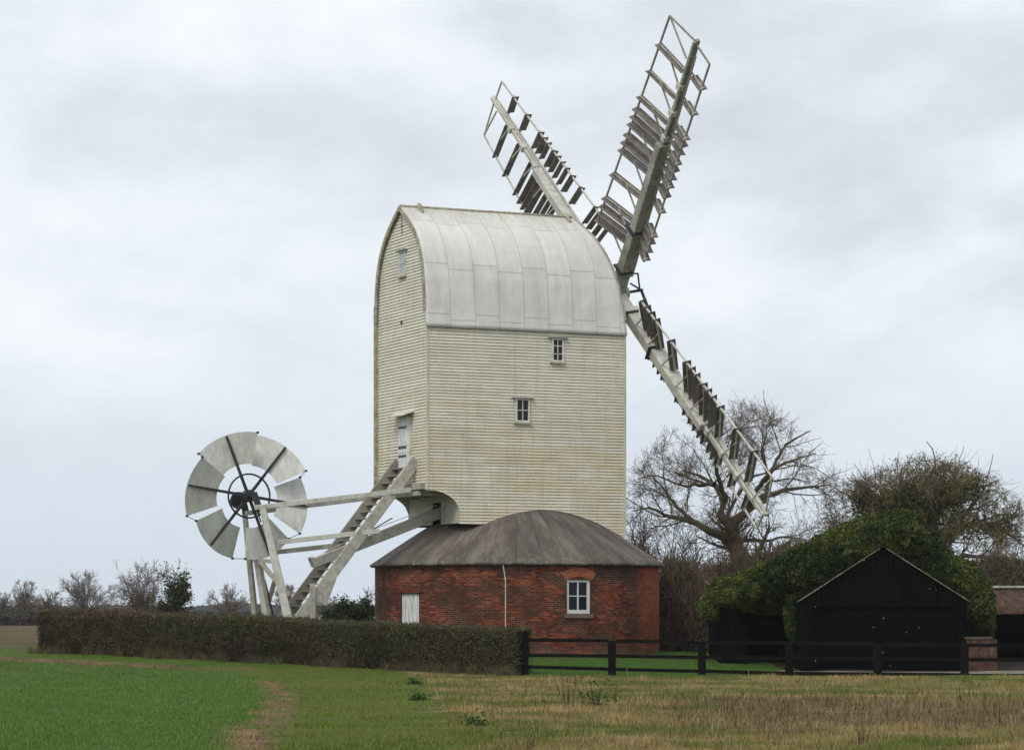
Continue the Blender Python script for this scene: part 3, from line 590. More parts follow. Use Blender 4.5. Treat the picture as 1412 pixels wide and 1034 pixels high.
for k in range(4):
    ph = A0+k*pi/2; er = v0*sin(ph)+p2*cos(ph); ew = v0*cos(ph)-p2*sin(ph)
    M4 = Matrix.Translation(HB) @ Matrix(((er.x, ew.x, nax.x, 0), (er.y, ew.y, nax.y, 0), (er.z, ew.z, nax.z, 0), (0, 0, 0, 1)))
    so2 = -.0 if k % 2 == 0 else -.0
    m = MB(); m.bar((.2, 0, -.16), (6.55, 0, -.16), .44, .40, up=(0, 0, 1), a2=.30, b2=.30)
    sail = m.build('sail', M_stock if k == 3 else M_whip, mill, bevel=.025, mat4=M4)  # uppermost sail in darker timber: its less lit underside is put into the colour
    if k == 3: sail['label'] = 'uppermost sail, weathered stock painted darker for its less lit underside'
    m = MB(); m.bar((.8, .02, .12), (RS, .02, .05), .24, .22, up=(0, 0, 1), a2=.13, b2=.13); m.bar((6.4, .0, -.10), (RS-.05, .0, -.07), .16, .10, up=(0, 0, 1), a2=.10, b2=.08)
    m.build('whip', M_stock if k == 3 else M_whip, sail, bevel=.012)
    for r in (1.15, 2.9): m = MB(); m.bar((r, -.26, -.2), (r, .28, -.2), .05, .5, up=(0, 0, 1)); m.build('iron_clamp', M_iron, sail)
    m = MB(); m.bar((1.0, .12, .05), (2.1, .22, .02), .12, .16); m.build('chock', M_whip, sail, bevel=.02)
    m = MB()
    nT = lambda r_: -.62+.51*((r_-2)/8.45)**1.3; nL = lambda r_, q_=(.50, .2, .26, -.13)[k]: q_+(.08-q_)*(r_-2)/8.42
    m.bar((1.95, 1.57, nT(2)), (10.45, 1.57, -.11), .045, .06); m.bar((2.25, -.89, nL(2.2)), (10.42, -.89, .07), .045, .06)
    m.bar((10.45, 1.57, -.11), (10.55, .05, .05), .05, .05); m.bar((10.42, -.89, .07), (10.5, 0, .04), .05, .05)
    m.bar((10.45, 1.57, -.11), (9.95, .05, -.15), .04, .05)
    m.bar((2.3, -.34, -.02), (10.2, -.20, .0), .03, .045)
    for r in TB:
        m.bar((r, .05, .05), (r, 1.60, nT(r)), .035, .06)
        m.bar((r-.42, .08, -.30 if r < 6.6 else -.16), (r+.03, 1.05, nT(r)*.65), .04, .05)
    for r in LBs: m.bar((r, -.05, .08), (r, -.95, nL(r)), .035, .06)
    m.build('sail_frame', M_stock if k == 3 else M_whip, sail)
    for r in LBs: m = MB(); m.box((r-.05, -.96, nL(r)-.045), (r+.05, -.88, nL(r)+.045)); m.build('frame_joint', M_whip, sail)
    for r in TB[:3]: m = MB(); m.bar((r-.5, -.11, -.1), (r-.5, .13, -.1), .22, .2, up=(0, 0, 1)); m.build('frame_block', M_whip, sail, bevel=.02)
    allm = MB()
    for lst in (TR, LR):
        for r in lst:
            w0, n0, w1, n1 = (.17, .02+nT(r)*.1, 1.66, nT(r)*1.05) if lst is TR else (-.24, .05+nL(r)*.2, -.95, nL(r))
            mb = allm if k == 1 else MB(); rr = r-.06
            shutter(mb, rr, w0, n0, w1, n1, rot=.06+random.gauss(0, .11), ch=.30)
            if k != 1: mb.build('shutter', M_shut, sail)
    if k == 1: o = allm.build('shutter', M_shut, sail); o['kind'] = 'stuff'
# striking gear in front of the hub
m = MB(); g = lambda r_, w_, n_: HB+p2*r_+v0*w_+nax*n_
m.tube([HB+nax*.2, HB+nax*.85], .05, 8); m.bar(g(0, 0, .75), g(.55, -.30, .62), .05, .06); m.bar(g(.0, 0, .8), g(-.95, -.5, .75), .06, .08)
m.bar(g(.55, -.35, .62), g(.65, -.35, .1), .05, .05); m.bar(g(.65, -.35, .1), g(1.0, -.3, .1), .04, .04); m.bar(g(0, 0, .8), g(.3, .5, .7), .05, .05)
m.build('striking_gear', M_iron, mill)

# ------------------------------------------------------------ roundhouse
PCW = T0+U*PC; CX, CY = .17, 93.6; RW = 4.75; g1 = .30
rh = empty('roundhouse', (CX, CY, g1)); tag(rh, 'round red brick base under the mill with a shallow dark domed roof', 'roundhouse')
th_d, th_w = R_(-47.2), R_(24.4)
ops = [(th_d-.095, th_d+.095, -.5, 2.47-g1), (th_w-.088, th_w+.088, 1.80-g1, 2.90-g1)]
dth = R_(.75); nth = 480; zs = [-.4+.0625*i for i in range(60)]; zs = [z for z in zs if z < 3.42-g1]+[3.42-g1]
V = []; UV = []; Fq = []
ths = sorted(set([round(-pi+2*pi*i/nth, 5) for i in range(nth+1)]+[round(a, 5) for o in ops for a in o[:2]]))
zz = sorted(set([round(z, 4) for z in zs]+[round(a, 4) for o in ops for a in o[2:]]))
for z in zz:
    for t in ths: V.append((RW*sin(t), -RW*cos(t), z)); UV.append((RW*t, z+g1))
nn = len(ths)
for a in range(len(zz)-1):
    for b in range(nn-1):
        tc_, zc = (ths[b]+ths[b+1])/2, (zz[a]+zz[a+1])/2
        if any(o[0] < tc_ < o[1] and o[2] < zc < o[3] for o in ops): continue
        i = a*nn+b; Fq.append((i, i+1, i+nn+1, i+nn))
npmesh('brick_wall', V, Fq, M_brick, uv=UV, parent=rh, smooth=True)
def rhf(t, r=RW): return Vector((r*sin(t), -r*cos(t), 0)), Vector((cos(t), sin(t), 0)), Vector((sin(t), -cos(t), 0))
def rbox(mb, t, a0, z0, c0, a1, z1, c1):
    O, X, Nn = rhf(t); P = lambda a, z, c: O+X*a+Nn*c+Vector((0, 0, z-g1)); mb.prism([P(a0, z0, c0), P(a1, z0, c0), P(a1, z1, c0), P(a0, z1, c0)], Nn*(c1-c0))
m = MB(); wd = .45
rbox(m, th_d, -wd-.03, .3, -.3, -wd, 2.5, -.02); rbox(m, th_d, wd, .3, -.3, wd+.03, 2.5, -.02); rbox(m, th_d, -wd, 2.45, -.3, wd, 2.5, -.0)
rbox(m, th_w, -.445, 1.75, -.3, -.415, 2.95, -.012); rbox(m, th_w, .415, 1.75, -.3, .445, 2.95, -.012); rbox(m, th_w, -.415, 2.88, -.3, .415, 2.93, -.005)
m.build('reveal', simple('dark_brick_reveal', (.09, .035, .025), .9, .3, 5.), rh)
m = MB(); rbox(m, th_d, -wd, .3, -.16, wd, 2.44, -.08); d_ = m.build('door', M_doorw, rh)
m = MB()
for a in (-.3, -.1, .1, .3): rbox(m, th_d, a-.006, .35, -.08, a+.006, 2.4, -.077)
m.build('door_boards', M_ladderd, d_)
m = MB()
rbox(m, th_w, -.41, 1.80, -.12, .41, 1.92, -.05); rbox(m, th_w, -.41, 2.80, -.12, .41, 2.88, -.05); rbox(m, th_w, -.41, 1.921, -.12, -.33, 2.799, -.05); rbox(m, th_w, .32, 1.921, -.12, .41, 2.799, -.05)
rbox(m, th_w, -.02, 1.921, -.11, .02, 2.799, -.06); rbox(m, th_w, -.329, 2.345, -.11, -.021, 2.375, -.063); rbox(m, th_w, .021, 2.345, -.11, .319, 2.375, -.063)
wf = m.build('window', M_bright, rh); m = MB(); rbox(m, th_w, -.33, 1.9, -.14, .33, 2.82, -.10); m.build('pane', M_glass, wf)
m = MB(); rbox(m, th_w, -.50, 1.66, -.1, .50, 1.79, .06); m.build('sill', simple('stone_sill', (.17, .12, .10), .9, .2, 4.), wf)
m = MB()
O, X, Nn = rhf(th_w)
for row, (r0, r1) in enumerate(((.80, .925), (.935, 1.06))):
    for k in range(14+row*2):
        K = 14+row*2; a = R_(-33+66*(k+.5)/K); c0 = O+Vector((0, 0, 2.19-g1)); dr = X*sin(a)+Vector((0, 0, 1))*cos(a); tt = X*cos(a)-Vector((0, 0, 1))*sin(a)
        hwid = r0*R_(66)/K*.36; m.prism([c0+dr*r0-tt*hwid+Nn*-.03, c0+dr*r0+tt*hwid+Nn*-.03, c0+dr*r1+tt*hwid*1.08+Nn*-.03, c0+dr*r1-tt*hwid*1.08+Nn*-.03], Nn*.045)
m.build('window_arch', simple('bright_brick', (.33, .075, .03), .9, .35, 9.), wf)
m = MB(); arc_ = [(.79, a) for a in range(-34, 35, 4)]+[(1.07, a) for a in range(34, -35, -4)]
m.prism([O+Vector((0, 0, 2.19-g1))+X*(r_*sin(R_(a)))+Vector((0, 0, 1))*(r_*cos(R_(a)))-Nn*.02 for r_, a in arc_], Nn*.028); m.build('arch_mortar', simple('pale_mortar', (.36, .24, .15), .9, .3, 6.), wf)
m = MB(); rbox(m, th_d, -.58, 2.47, -.01, .58, 2.60, .012); m.build('door_lintel', simple('brown_brick', (.12, .035, .02), .9, .35, 9.), rh)
# roof
P = [(.0, 5.60), (.6, 5.55), (1.3, 5.42), (1.7, 5.30), (2.1, 5.16), (2.75, 4.82), (3.2, 4.55), (3.62, 4.28), (4.2, 3.90), (4.6, 3.625), (4.92, 3.42), (4.92, 3.35), (4.78, 3.33)]
V = []; UV = []; Fq = []; K = 144; sl_ = 0
for j, (r, z) in enumerate(P):
    s = sum(math.hypot(P[q+1][0]-P[q][0], P[q+1][1]-P[q][1]) for q in range(j, 10)) if j < 10 else 0
    for i in range(K+1):
        t = -pi+2*pi*i/K; k_ = 1+.0035*mn.noise(Vector((sin(t)*3, cos(t)*3, j*.8))); lap = .012 if (i % 6 == 0) else 0
        V.append((r*sin(t)*k_, -r*cos(t)*k_, z-g1+lap+.012*mn.noise(Vector((sin(t)*5, cos(t)*5, j))))); UV.append((4.*t, s))
for j in range(len(P)-1):
    for i in range(K): a = j*(K+1)+i; Fq.append((a, a+K+1, a+K+2, a+1))
npmesh('roof', V, Fq, M_felt, uv=UV, parent=rh, smooth=False)
t = R_(-4.5); O, X, Nn = rhf(t); m = MB()
m.tube([O+Nn*.12+X*-.08+Vector((0, 0, 3.38-g1)), O+Nn*.05+X*-.02+Vector((0, 0, 3.0-g1)), O+Nn*.04+Vector((0, 0, 2.8-g1)), O+Nn*.04+Vector((0, 0, .5-g1))], .018, 8)
m.build('white_pipe', M_white, rh)

# ------------------------------------------------------------ bulk foliage tools
def cards(name, P, size, col, parent=None, m=M_leaf, asp=.5, flat=0.):
    """many small leaf-shaped quads at points P"""
    n = len(P); d = rng.normal(size=(n, 3)); d[:, 2] *= (1-flat); d /= np.linalg.norm(d, axis=1)[:, None]
    e = np.cross(d, rng.normal(size=(n, 3))); e /= np.linalg.norm(e, axis=1)[:, None]
    s = (size*(.6+.8*rng.random(n)))[:, None] if np.isscalar(size) else size[:, None]
    V = np.stack([P-d*s, P-e*s*asp, P+d*s, P+e*s*asp], 1).reshape(-1, 3)
    return npmesh(name, V, np.arange(4*n).reshape(-1, 4), m, np.repeat(np.clip(col, .002, 1), 4, 0), parent)
def tubes(name, groups, m, parent, sides=3, col=None):
    Vs = []; Fs = []; off = 0
    for Pp, Rr in groups:
        B, n, _ = Pp.shape
        if B == 0: continue
        k = sides if Rr.max() < .03 else (5 if Rr.max() < .09 else 9)
        d = Pp[:, -1]-Pp[:, 0]; d /= np.linalg.norm(d, axis=1)[:, None]+1e-9
        a = np.cross(d, np.where(np.abs(d[:, 2:3]) > .9, [[1., 0, 0]], [[0, 0, 1.]])); a /= np.linalg.norm(a, axis=1)[:, None]+1e-9; b = np.cross(d, a)
        t = np.arange(k)*2*pi/k; ring = a[:, None, :]*np.cos(t)[None, :, None]+b[:, None, :]*np.sin(t)[None, :, None]
        V = Pp[:, :, None, :]+ring[:, None]*Rr[:, :, None, None]; Vs.append(V.reshape(-1, 3))
        bi = np.arange(B)[:, None, None]*n*k+np.arange(n-1)[None, :, None]*k; j = np.arange(k)[None, None]; j2 = (j+1) % k
        Fs.append((np.stack([bi+j, bi+j2, bi+k+j2, bi+k+j], -1)).reshape(-1, 4)+off); off += B*n*k
    return npmesh(name, np.concatenate(Vs), np.concatenate(Fs), m, None, parent, smooth=True)
def grow(Pp, Rr, nc, lr, ang, n2, wig, up, tmin=.25, rr=.6, inside=None, lmin=0., r0=None):
    B, n, _ = Pp.shape; idx = np.repeat(np.arange(B), nc); t = tmin+(1-tmin)*rng.random(len(idx)); f = t*(n-1); i = np.minimum(f.astype(int), n-2); fr = (f-i)[:, None]
    p0 = Pp[idx, i]*(1-fr)+Pp[idx, i+1]*fr; d = Pp[idx, i+1]-Pp[idx, i]; d /= np.linalg.norm(d, axis=1)[:, None]+1e-9
    Lp = np.linalg.norm(np.diff(Pp, axis=1), axis=2).sum(1)[idx]; r = (Rr[idx, i]*(1-fr[:, 0])+Rr[idx, i+1]*fr[:, 0])
    q = rng.normal(size=(len(idx), 3)); q -= (q*d).sum(1)[:, None]*d; q /= np.linalg.norm(q, axis=1)[:, None]+1e-9
    A = np.radians(rng.normal(ang, ang*.25, len(idx)))[:, None]; d = d*np.cos(A)+q*np.sin(A)
    Ln = np.maximum((Lp*lr if lr > 0 else -lr)*(.5+rng.random(len(idx)))*(1.15-.4*t), lmin); out = np.zeros((len(idx), n2, 3)); out[:, 0] = p0
    for k in range(1, n2):
        d = d+rng.normal(size=d.shape)*wig; d[:, 2] += up; d /= np.linalg.norm(d, axis=1)[:, None]; out[:, k] = out[:, k-1]+d*(Ln/(n2-1))[:, None]
    Rn = (r*rr)[:, None]*np.linspace(1, .35, n2)[None] if r0 is None else np.full((len(idx), 1), r0)*np.linspace(1, .5, n2)[None]
    if inside is not None:
        keep = inside(out[:, n2//2]); out = out[keep]; Rn = Rn[keep]
    return out, Rn
def resamp(pts, n):
    pts = np.array(pts, float); s = np.r_[0, np.cumsum(np.linalg.norm(np.diff(pts, axis=0), axis=1))]; q = np.linspace(0, s[-1], n)
    return np.stack([np.interp(q, s, pts[:, k]) for k in range(3)], 1)
def at(px, py, Y): return ((px-706)/F*Y, Y, HC+(850-py)*Y/F)

# ------------------------------------------------------------ trees
def limb_tree(root, limbs, inside, twigmat, lv, tw_r=.009, trunkmat=M_bark):
    """limbs: list of (points, r0, r1)"""
    base = np.array(root.location); LP = np.stack([resamp(p, 14) for p, a, b in limbs]); LR_ = np.stack([a+(min(b, .02 if b < .1 else b)-a)*np.linspace(0, 1, 14)**.8 for p, a, b in limbs])
    LP[:, 1:-1] += rng.normal(0, .02, LP[:, 1:-1].shape)
    tubes('trunk', [(LP-base, LR_)], trunkmat, root)
    gr = []; Pp, Rr = LP, LR_
    for (nc, lr, ang, n2, wig, up, tmin, rr) in lv:
        Pn, Rn = grow(Pp, Rr, nc, lr, ang, n2, wig, up, tmin, rr, inside); Rn = np.maximum(Rn, tw_r*.8); gr.append((Pn-base, Rn)); Pp, Rr = Pn, Rn
    tubes('crown', gr, twigmat, root, 3)
    return Pp
# big oak behind the lower sail
def ell(cx, cy, cz, a, b, c, zmin=-9): return lambda p: (((p[:, 0]-cx)/a)**2+((p[:, 1]-cy)/b)**2+((p[:, 2]-cz)/c)**2 < 1+.25*rng.random(len(p))) & (p[:, 2] > zmin)
Yo = 104.; T = lambda px, py, dy=0.: at(px, py, Yo+dy)
oak = empty('oak_tree', T(1024, 880)); oak.location.z = gzf(oak.location.x, Yo)
tag(oak, 'wide bare oak with a mossy leaning trunk behind the lowest sail', 'tree')
limbs = [([T(1026, 890), T(1024, 800), T(1027, 770), T(1012, 745), T(1008, 722)], .40, .26),
 ([T(1010, 790), T(1012, 765), T(1006, 745)], .16, .14),
 ([T(1012, 745), T(985, 735), T(955, 718), T(925, 712), T(895, 700), T(872, 705)], .20, .05),
 ([T(1008, 725), T(992, 712), T(1000, 690), T(985, 668, 1), T(965, 655, 2), T(940, 648, 2)], .20, .05),
 ([T(1008, 722), T(1030, 705), T(1040, 680, -1), T(1062, 650, -2), T(1090, 635, -2), T(1125, 625, -2)], .20, .05),
 ([T(1030, 705), T(1055, 690), T(1060, 660), T(1050, 625), T(1058, 595)], .14, .04),
 ([T(1040, 690), T(1075, 678), T(1110, 672), T(1145, 668)], .13, .04),
 ([T(955, 718), T(935, 700), T(915, 672), T(900, 660)], .10, .03),
 ([T(1000, 690), T(985, 640, -1), T(990, 605, -1), T(1010, 588, -1)], .13, .03),
 ([T(1060, 655), T(1085, 610, 1), T(1105, 600, 1), T(1118, 594, 1)], .10, .03),
 ([T(985, 668), T(940, 670, 3), T(905, 655, 3), T(880, 660, 3)], .10, .03),
 ([T(1012, 745), T(1050, 745, 1), T(1085, 740, 2), T(1120, 745, 2)], .10, .03),
 ([T(1008, 722), T(1000, 715, 2), T(1030, 660, 3), T(1100, 640, 4)], .12, .03)]
cx, cz = at(1012, 700, Yo)[0], at(1012, 700, Yo)[2]
lv_oak = [(10, -1.9, 42, 8, .15, .04, .35, .42), (7, -.95, 44, 7, .17, .02, .2, .5), (5, -.5, 42, 5, .2, .01, .2, .6), (3, -.25, 40, 4, .2, 0, .15, .7)]
limb_tree(oak, limbs, ell(cx, Yo, cz-.2, 3.9, 4.2, 3.9, at(0, 790, Yo)[2]), M_twig, lv_oak, .006)
# ivy-grown tree on the right
Yi = 108.; T = lambda px, py, dy=0.: at(px, py, Yi+dy)
iv = empty('ivy_clad_tree', T(1292, 880)); iv.location.z = gzf(iv.location.x, Yi)
tag(iv, 'broad olive tinged tree behind the black barn, ivy up its limbs', 'tree')
limbs = [([T(1296, 890), T(1294, 800), T(1286, 750), T(1280, 720)], .42, .28),
 ([T(1290, 770), T(1262, 730), T(1235, 705), T(1205, 680), T(1180, 665)], .24, .05), ([T(1283, 735), T(1270, 700), T(1262, 670, 1), T(1252, 650, 1)], .22, .05), ([T(1262, 730), T(1225, 705), T(1180, 690, -1), T(1150, 672, -1)], .15, .04), ([T(1300, 700), T(1340, 672), T(1368, 668)], .12, .04),
 ([T(1283, 725), T(1300, 690), T(1312, 675, -1), T(1325, 662, -1)], .20, .05), ([T(1290, 745), T(1320, 725), T(1355, 722), T(1390, 735), T(1420, 760)], .22, .05),
 ([T(1262, 730), T(1215, 735), T(1185, 735), T(1155, 745)], .15, .04), ([T(1270, 700), T(1225, 680, 2), T(1200, 665, 2)], .13, .04), ([T(1320, 725), T(1345, 690, 1), T(1365, 675, 1)], .13, .04),
 ([T(1300, 690), T(1290, 670, 3), T(1285, 652, 3)], .12, .04), ([T(1296, 780), T(1330, 765, -2), T(1370, 770, -2), T(1420, 785, -2)], .15, .04)]
cx, cz = at(1275, 735, Yi)[0], at(1275, 735, Yi)[2]
tips = limb_tree(iv, limbs, ell(cx, Yi, cz-.45, 4.0, 3.8, 3.25, at(0, 800, Yi)[2]), M_twig, [(11, -1.8, 44, 8, .16, .05, .3, .42), (8, -.95, 44, 7, .18, .03, .15, .5), (5, -.5, 42, 5, .2, .01, .15, .6), (3, -.27, 40, 4, .2, 0, .1, .7)], .006)
b = np.array(iv.location); tp = tips.reshape(-1, 3); tp = tp[rng.permutation(len(tp))]
cl_ = np.array([mn.noise(Vector(p*.9)) for p in tp[:110000]]); q = tp[:110000][cl_ > -.3+.4*rng.random(len(cl_))][:58000]
c = np.array([.15, .14, .045])*(.5+.9*rng.random((len(q), 1)))*(1+rng.normal(0, .1, (len(q), 3)))
cards('bud_leaves', q-b+rng.normal(0, .06, q.shape), .036, c, iv)
lp = []
for p_, a_, _ in limbs[:9]:
    r = resamp(p_, 60)[:44]; lp.append(np.repeat(r, 34, 0))
lp = np.concatenate(lp); lp = lp+rng.normal(0, .26, lp.shape)
cards('ivy', lp-b, .07, np.array([.045, .062, .018])*(.5+.9*rng.random((len(lp), 1))), iv)
# bare thicket trees between the roundhouse and the barn
def bare(name, px, py0, ptop, wpx, Y, label, stems=5, dens=1., tm=M_twig, lean=0., group=None, cat='tree', tw_r=.009, lv=None, spread=.5, r0=.12, single=False):
    x, _, ztop = at(px, ptop, Y); z0 = gzf(x, Y); H = ztop-z0; W = wpx/2*Y/F; o = empty(name, (x, Y, z0)); tag(o, label, cat, group)
    limbs = []
    for s in range(stems):
        a = rng.uniform(0, 2*pi); k = rng.uniform(.25, 1)*spread; bx, by = cos(a)*W*k, sin(a)*W*k; hh = H*rng.uniform(.5, .74)*(1-.3*k)
        f0 = .22 if single else 0.
        st = (x+(bx*.15 if not single else 0), Y+(by*.15 if not single else 0), z0-.1)
        if single:
            el = R_(8+80*rng.random()); az = rng.uniform(0, 2*pi); kk = rng.uniform(.7, .86); ex = cos(el)**.7*W*kk*1.08; ez = H*(.30+.70*sin(el)*kk)
            limbs.append(([(x, Y, z0-.1), (x, Y, z0+H*.2), (x+ex*cos(az)*.45, Y+ex*sin(az)*.45, z0+H*.2+(ez-H*.2)*.55), (x+ex*cos(az), Y+ex*sin(az), z0+ez)], r0*.8, r0*.15)); continue
        limbs.append(([st, (x+bx*.25+lean*.2, Y+by*.25, z0+hh*max(.3, f0)), (x+bx*.65+lean*.6, Y+by*.65, z0+hh*.65), (x+bx+lean, Y+by, z0+hh)], r0*(.6+.6*rng.random()), r0*.2))
    ins = ell(x+lean*.6, Y, z0+H*.52, W, W, H*(.47 if single else .5), z0+(.15*H if single else .1))
    return o, limb_tree(o, limbs, ins, tm, lv or [(int(8*dens), .40, 36, 6, .12, .06, .2, .5), (int(6*dens), .5, 38, 5, .15, .04, .15, .55), (int(4*dens), .55, 38, 4, .17, .02, .1, .6)], tw_r)
bare('bare_tree', 915, 890, 640, 150, 100, 'dense brown bare tree right beside the roundhouse wall', 9, 1.15, spread=.75, r0=.11)
bare('bare_tree', 878, 890, 690, 90, 99, 'narrow bare tree close against the right edge of the mill body', 5, 1., spread=.7, r0=.08)
bare('bare_tree', 960, 890, 722, 110, 103, 'twiggy low bare tree left of the oak trunk, above the brambles', 5, .75, spread=.8, r0=.06)
bare('bare_tree', 1140, 890, 655, 150, 112, 'open bare tree between the oak and the ivy-clad tree', 7, 1., spread=.9, r0=.12)
bare('bare_tree', 1395, 890, 722, 150, 111, 'bare olive brown tree cut by the right edge of the photo', 7, 1.1, spread=.9, r0=.1)

# low scrub: brambles behind the shed
def scrub(name, poly, Y, depth, n, colr, label, cat='bush', size=.06, twn=3000, kind=None, lump=.5, gp=None, twm=M_twig):
    """poly: outline top (px, py) pairs; fills down to the ground"""
    xs_ = [p[0] for p in poly]; x0, x1 = min(xs_), max(xs_); cx = (x0+x1)/2
    X0 = at(cx, 850, Y)[0]; o = empty(name, (X0, Y, gzf(X0, Y))); tag(o, label, cat, gp, kind)
    n = int(n); px = rng.uniform(x0, x1, n); dy = rng.uniform(-1, 1, n); Yy = Y+dy*depth
    top = np.interp(px, xs_, [p[1] for p in poly]); X = (px-706)/F*Y; zt = HC+(850-top)*Y/F; zg = gz(X, Yy)
    Hh = (zt-zg)*np.sqrt(np.clip(1-dy**2, 0, 1))*(1-lump*.35*(fbm(X+50, Yy+50, 1.3, 1))+.06)
    zz_ = zg+Hh*np.clip(rng.random(n)**.45, 0, 1); P_ = np.stack([X, Yy, zz_], 1)
    k = vnoise(X*1.0+zz_*1.7+90, Yy+zz_, .5, 4)[:, None]; c = np.array(colr)[None]*(.45+.75*k+.5*rng.random((n, 1)))
    cards('foliage', P_-np.array(o.location), size, c, o)
    if twn:
        i = rng.integers(0, n, twn); st = P_[i].copy(); d = rng.normal(size=(twn, 3))*.5; d[:, 2] = np.abs(d[:, 2])+.5; d /= np.linalg.norm(d, axis=1)[:, None]; Ln = rng.uniform(.25, .8, twn)[:, None]
        mid = st+d*Ln*.5+rng.normal(0, .04, (twn, 3)); en = st+d*Ln
        PP = np.stack([st-d*Ln*.4, st, mid, en], 1); hi = st[:, 2] < zg[i]+Hh[i]*1.0; PP = PP[hi]
        tubes('twigs', [(PP-np.array(o.location), np.tile([.011, .010, .009, .006], (len(PP), 1)))], twm, o, 3)
    return o
scrub('bramble_thicket', [(925, 850), (935, 805), (960, 782), (1000, 772), (1040, 765), (1080, 755), (1110, 750), (1130, 760)], 99, 2.2, 30000, (.062, .047, .028), 'brown bramble thicket heaped behind the shed below the oak', size=.05, twn=9000)
scrub('undergrowth', [(905, 860), (915, 770), (940, 775), (960, 790), (975, 805), (990, 820)], 95.5, 1.4, 14000, (.024, .021, .014), 'dark tangled undergrowth right of the roundhouse wall', size=.05, twn=4000)
scrub('undergrowth', [(1325, 800), (1345, 770), (1375, 762), (1412, 770), (1450, 775)], 104, 2.5, 16000, (.04, .043, .022), 'dark olive undergrowth behind the rusty roofed shed', size=.07, twn=4000)

# ------------------------------------------------------------ barn, shed and ivy
YB = 84.; pb = YB/F
def bp(px, py, Y=YB): q = at(px, py, Y); return Vector(q)
barn = empty('barn', (bp(1218, 850).x, YB, gzf(11, YB))); tag(barn, 'black gabled timber barn overgrown with green ivy behind the fence', 'barn'); bo = barn.location
xl, xr, xc = bp(1103, 0).x, bp(1333, 0).x, bp(1217, 0).x; ze = bp(0, 829).z; zp = bp(0, 757).z; zb_ = gzf(11, YB)-.05; zd = bp(0, 838).z
def gable_top(x): return ze+(zp-ze)*(1-abs(x-xc)/((xr-xc) if x > xc else (xc-xl)))
m = MB(); k = 0; x = xl
while x < xr-.01:       # vertical boards of the gable and the strips beside the doors
    x2 = min(x+.145+random.uniform(-.02, .02), xr); o_ = random.uniform(0, .014); a, b_ = gable_top(x+.003), gable_top(x2-.003)
    lo = zd+random.uniform(-.008, .008) if bp(1122, 0).x < (x+x2)/2 < bp(1316, 0).x else zb_
    if x < xc < x2: b_ = a
    m.prism([(x+.004, YB-o_, lo), (x2-.004, YB-o_, lo), (x2-.004, YB-o_, b_), (x+.004, YB-o_, a)], (0, .05, 0)); x = x2
for v in range(len(m.v)): m.v[v] = tuple(Vector(m.v[v])-bo)
m.build('gable_boards', M_barn, barn)
m = MB()
for v in range(len(m.v)): pass
z = zb_
while z < zd-.02:
    z2 = min(z+.17, zd); xa, xb = bp(1122, 0).x, bp(1316, 0).x
    m.prism([Vector((xa, YB+.015, z))-bo, Vector((xb, YB+.015, z))-bo, Vector((xb, YB+.045, z2))-bo, Vector((xa, YB+.045, z2))-bo], (0, .03, 0)); z = z2
m.build('barn_door', M_barnd, barn)
m = MB(); xa, xb = bp(1118, 0).x, bp(1320, 0).x
m.box(tuple(Vector((xa, YB-.05, zd))-bo), tuple(Vector((xb, YB-.015, zd+.06))-bo)); m.box(tuple(Vector((xa, YB-.05, zb_))-bo), tuple(Vector((xa+.08, YB-.015, zd))-bo)); m.box(tuple(Vector((xb-.08, YB-.05, zb_))-bo), tuple(Vector((xb, YB-.015, zd))-bo)); m.build('door_frame', M_barnd, barn)
m = MB(); m.box(tuple(Vector((xl+.03, YB+.1, zb_))-bo), tuple(Vector((xl+.1, YB+7, ze))-bo)); m.box(tuple(Vector((xr-.1, YB+.1, zb_))-bo), tuple(Vector((xr-.03, YB+7, ze))-bo))
m.prism([Vector((xl, YB+7, zb_))-bo, Vector((xr, YB+7, zb_))-bo, Vector((xr, YB+7, ze))-bo, Vector((xc, YB+7, zp))-bo, Vector((xl, YB+7, ze))-bo], (0, .05, 0)); m.build('side_wall', M_barn, barn)
for sgn, xe in ((-1, xl-.08), (1, xr+.08)):
    zz1 = ze-.04; m = MB(); m.prism([Vector((xe, YB-.10, zz1))-bo, Vector((xc, YB-.10, zp+.04))-bo, Vector((xc, YB-.10, zp+.085))-bo, Vector((xe, YB-.10, zz1+.045))-bo], (0, 7.2, 0)); m.build('roof_slope', M_barn, barn)
    m = MB(); m.prism([Vector((xe, YB-.13, zz1+.012))-bo, Vector((xc+sgn*.10, YB-.13, zp-.0))-bo, Vector((xc+sgn*.10, YB-.13, zp+.038))-bo, Vector((xe, YB-.13, zz1+.05))-bo], (0, .028, 0)); m.build('barge_edge', M_barge, barn)
for px, py, w_, h_ in ((1217.5, 853, .05, .09), (1202, 865, .2, .02), (1249, 872, .05, .05), (1217, 900, .04, .09), (1226, 918, .12, .02), (1124, 912, .03, .10), (1266, 865, .1, .02), (1281, 812, .06, .04), (1290, 813, .04, .04), (1124, 837, .03, .06)):
    q = bp(px, py)-bo; m = MB(); m.box((q.x, -.056, q.z), (q.x+w_*.45, -.050, q.z+h_*.45)); m.build('paint_chip', M_ladder, barn)
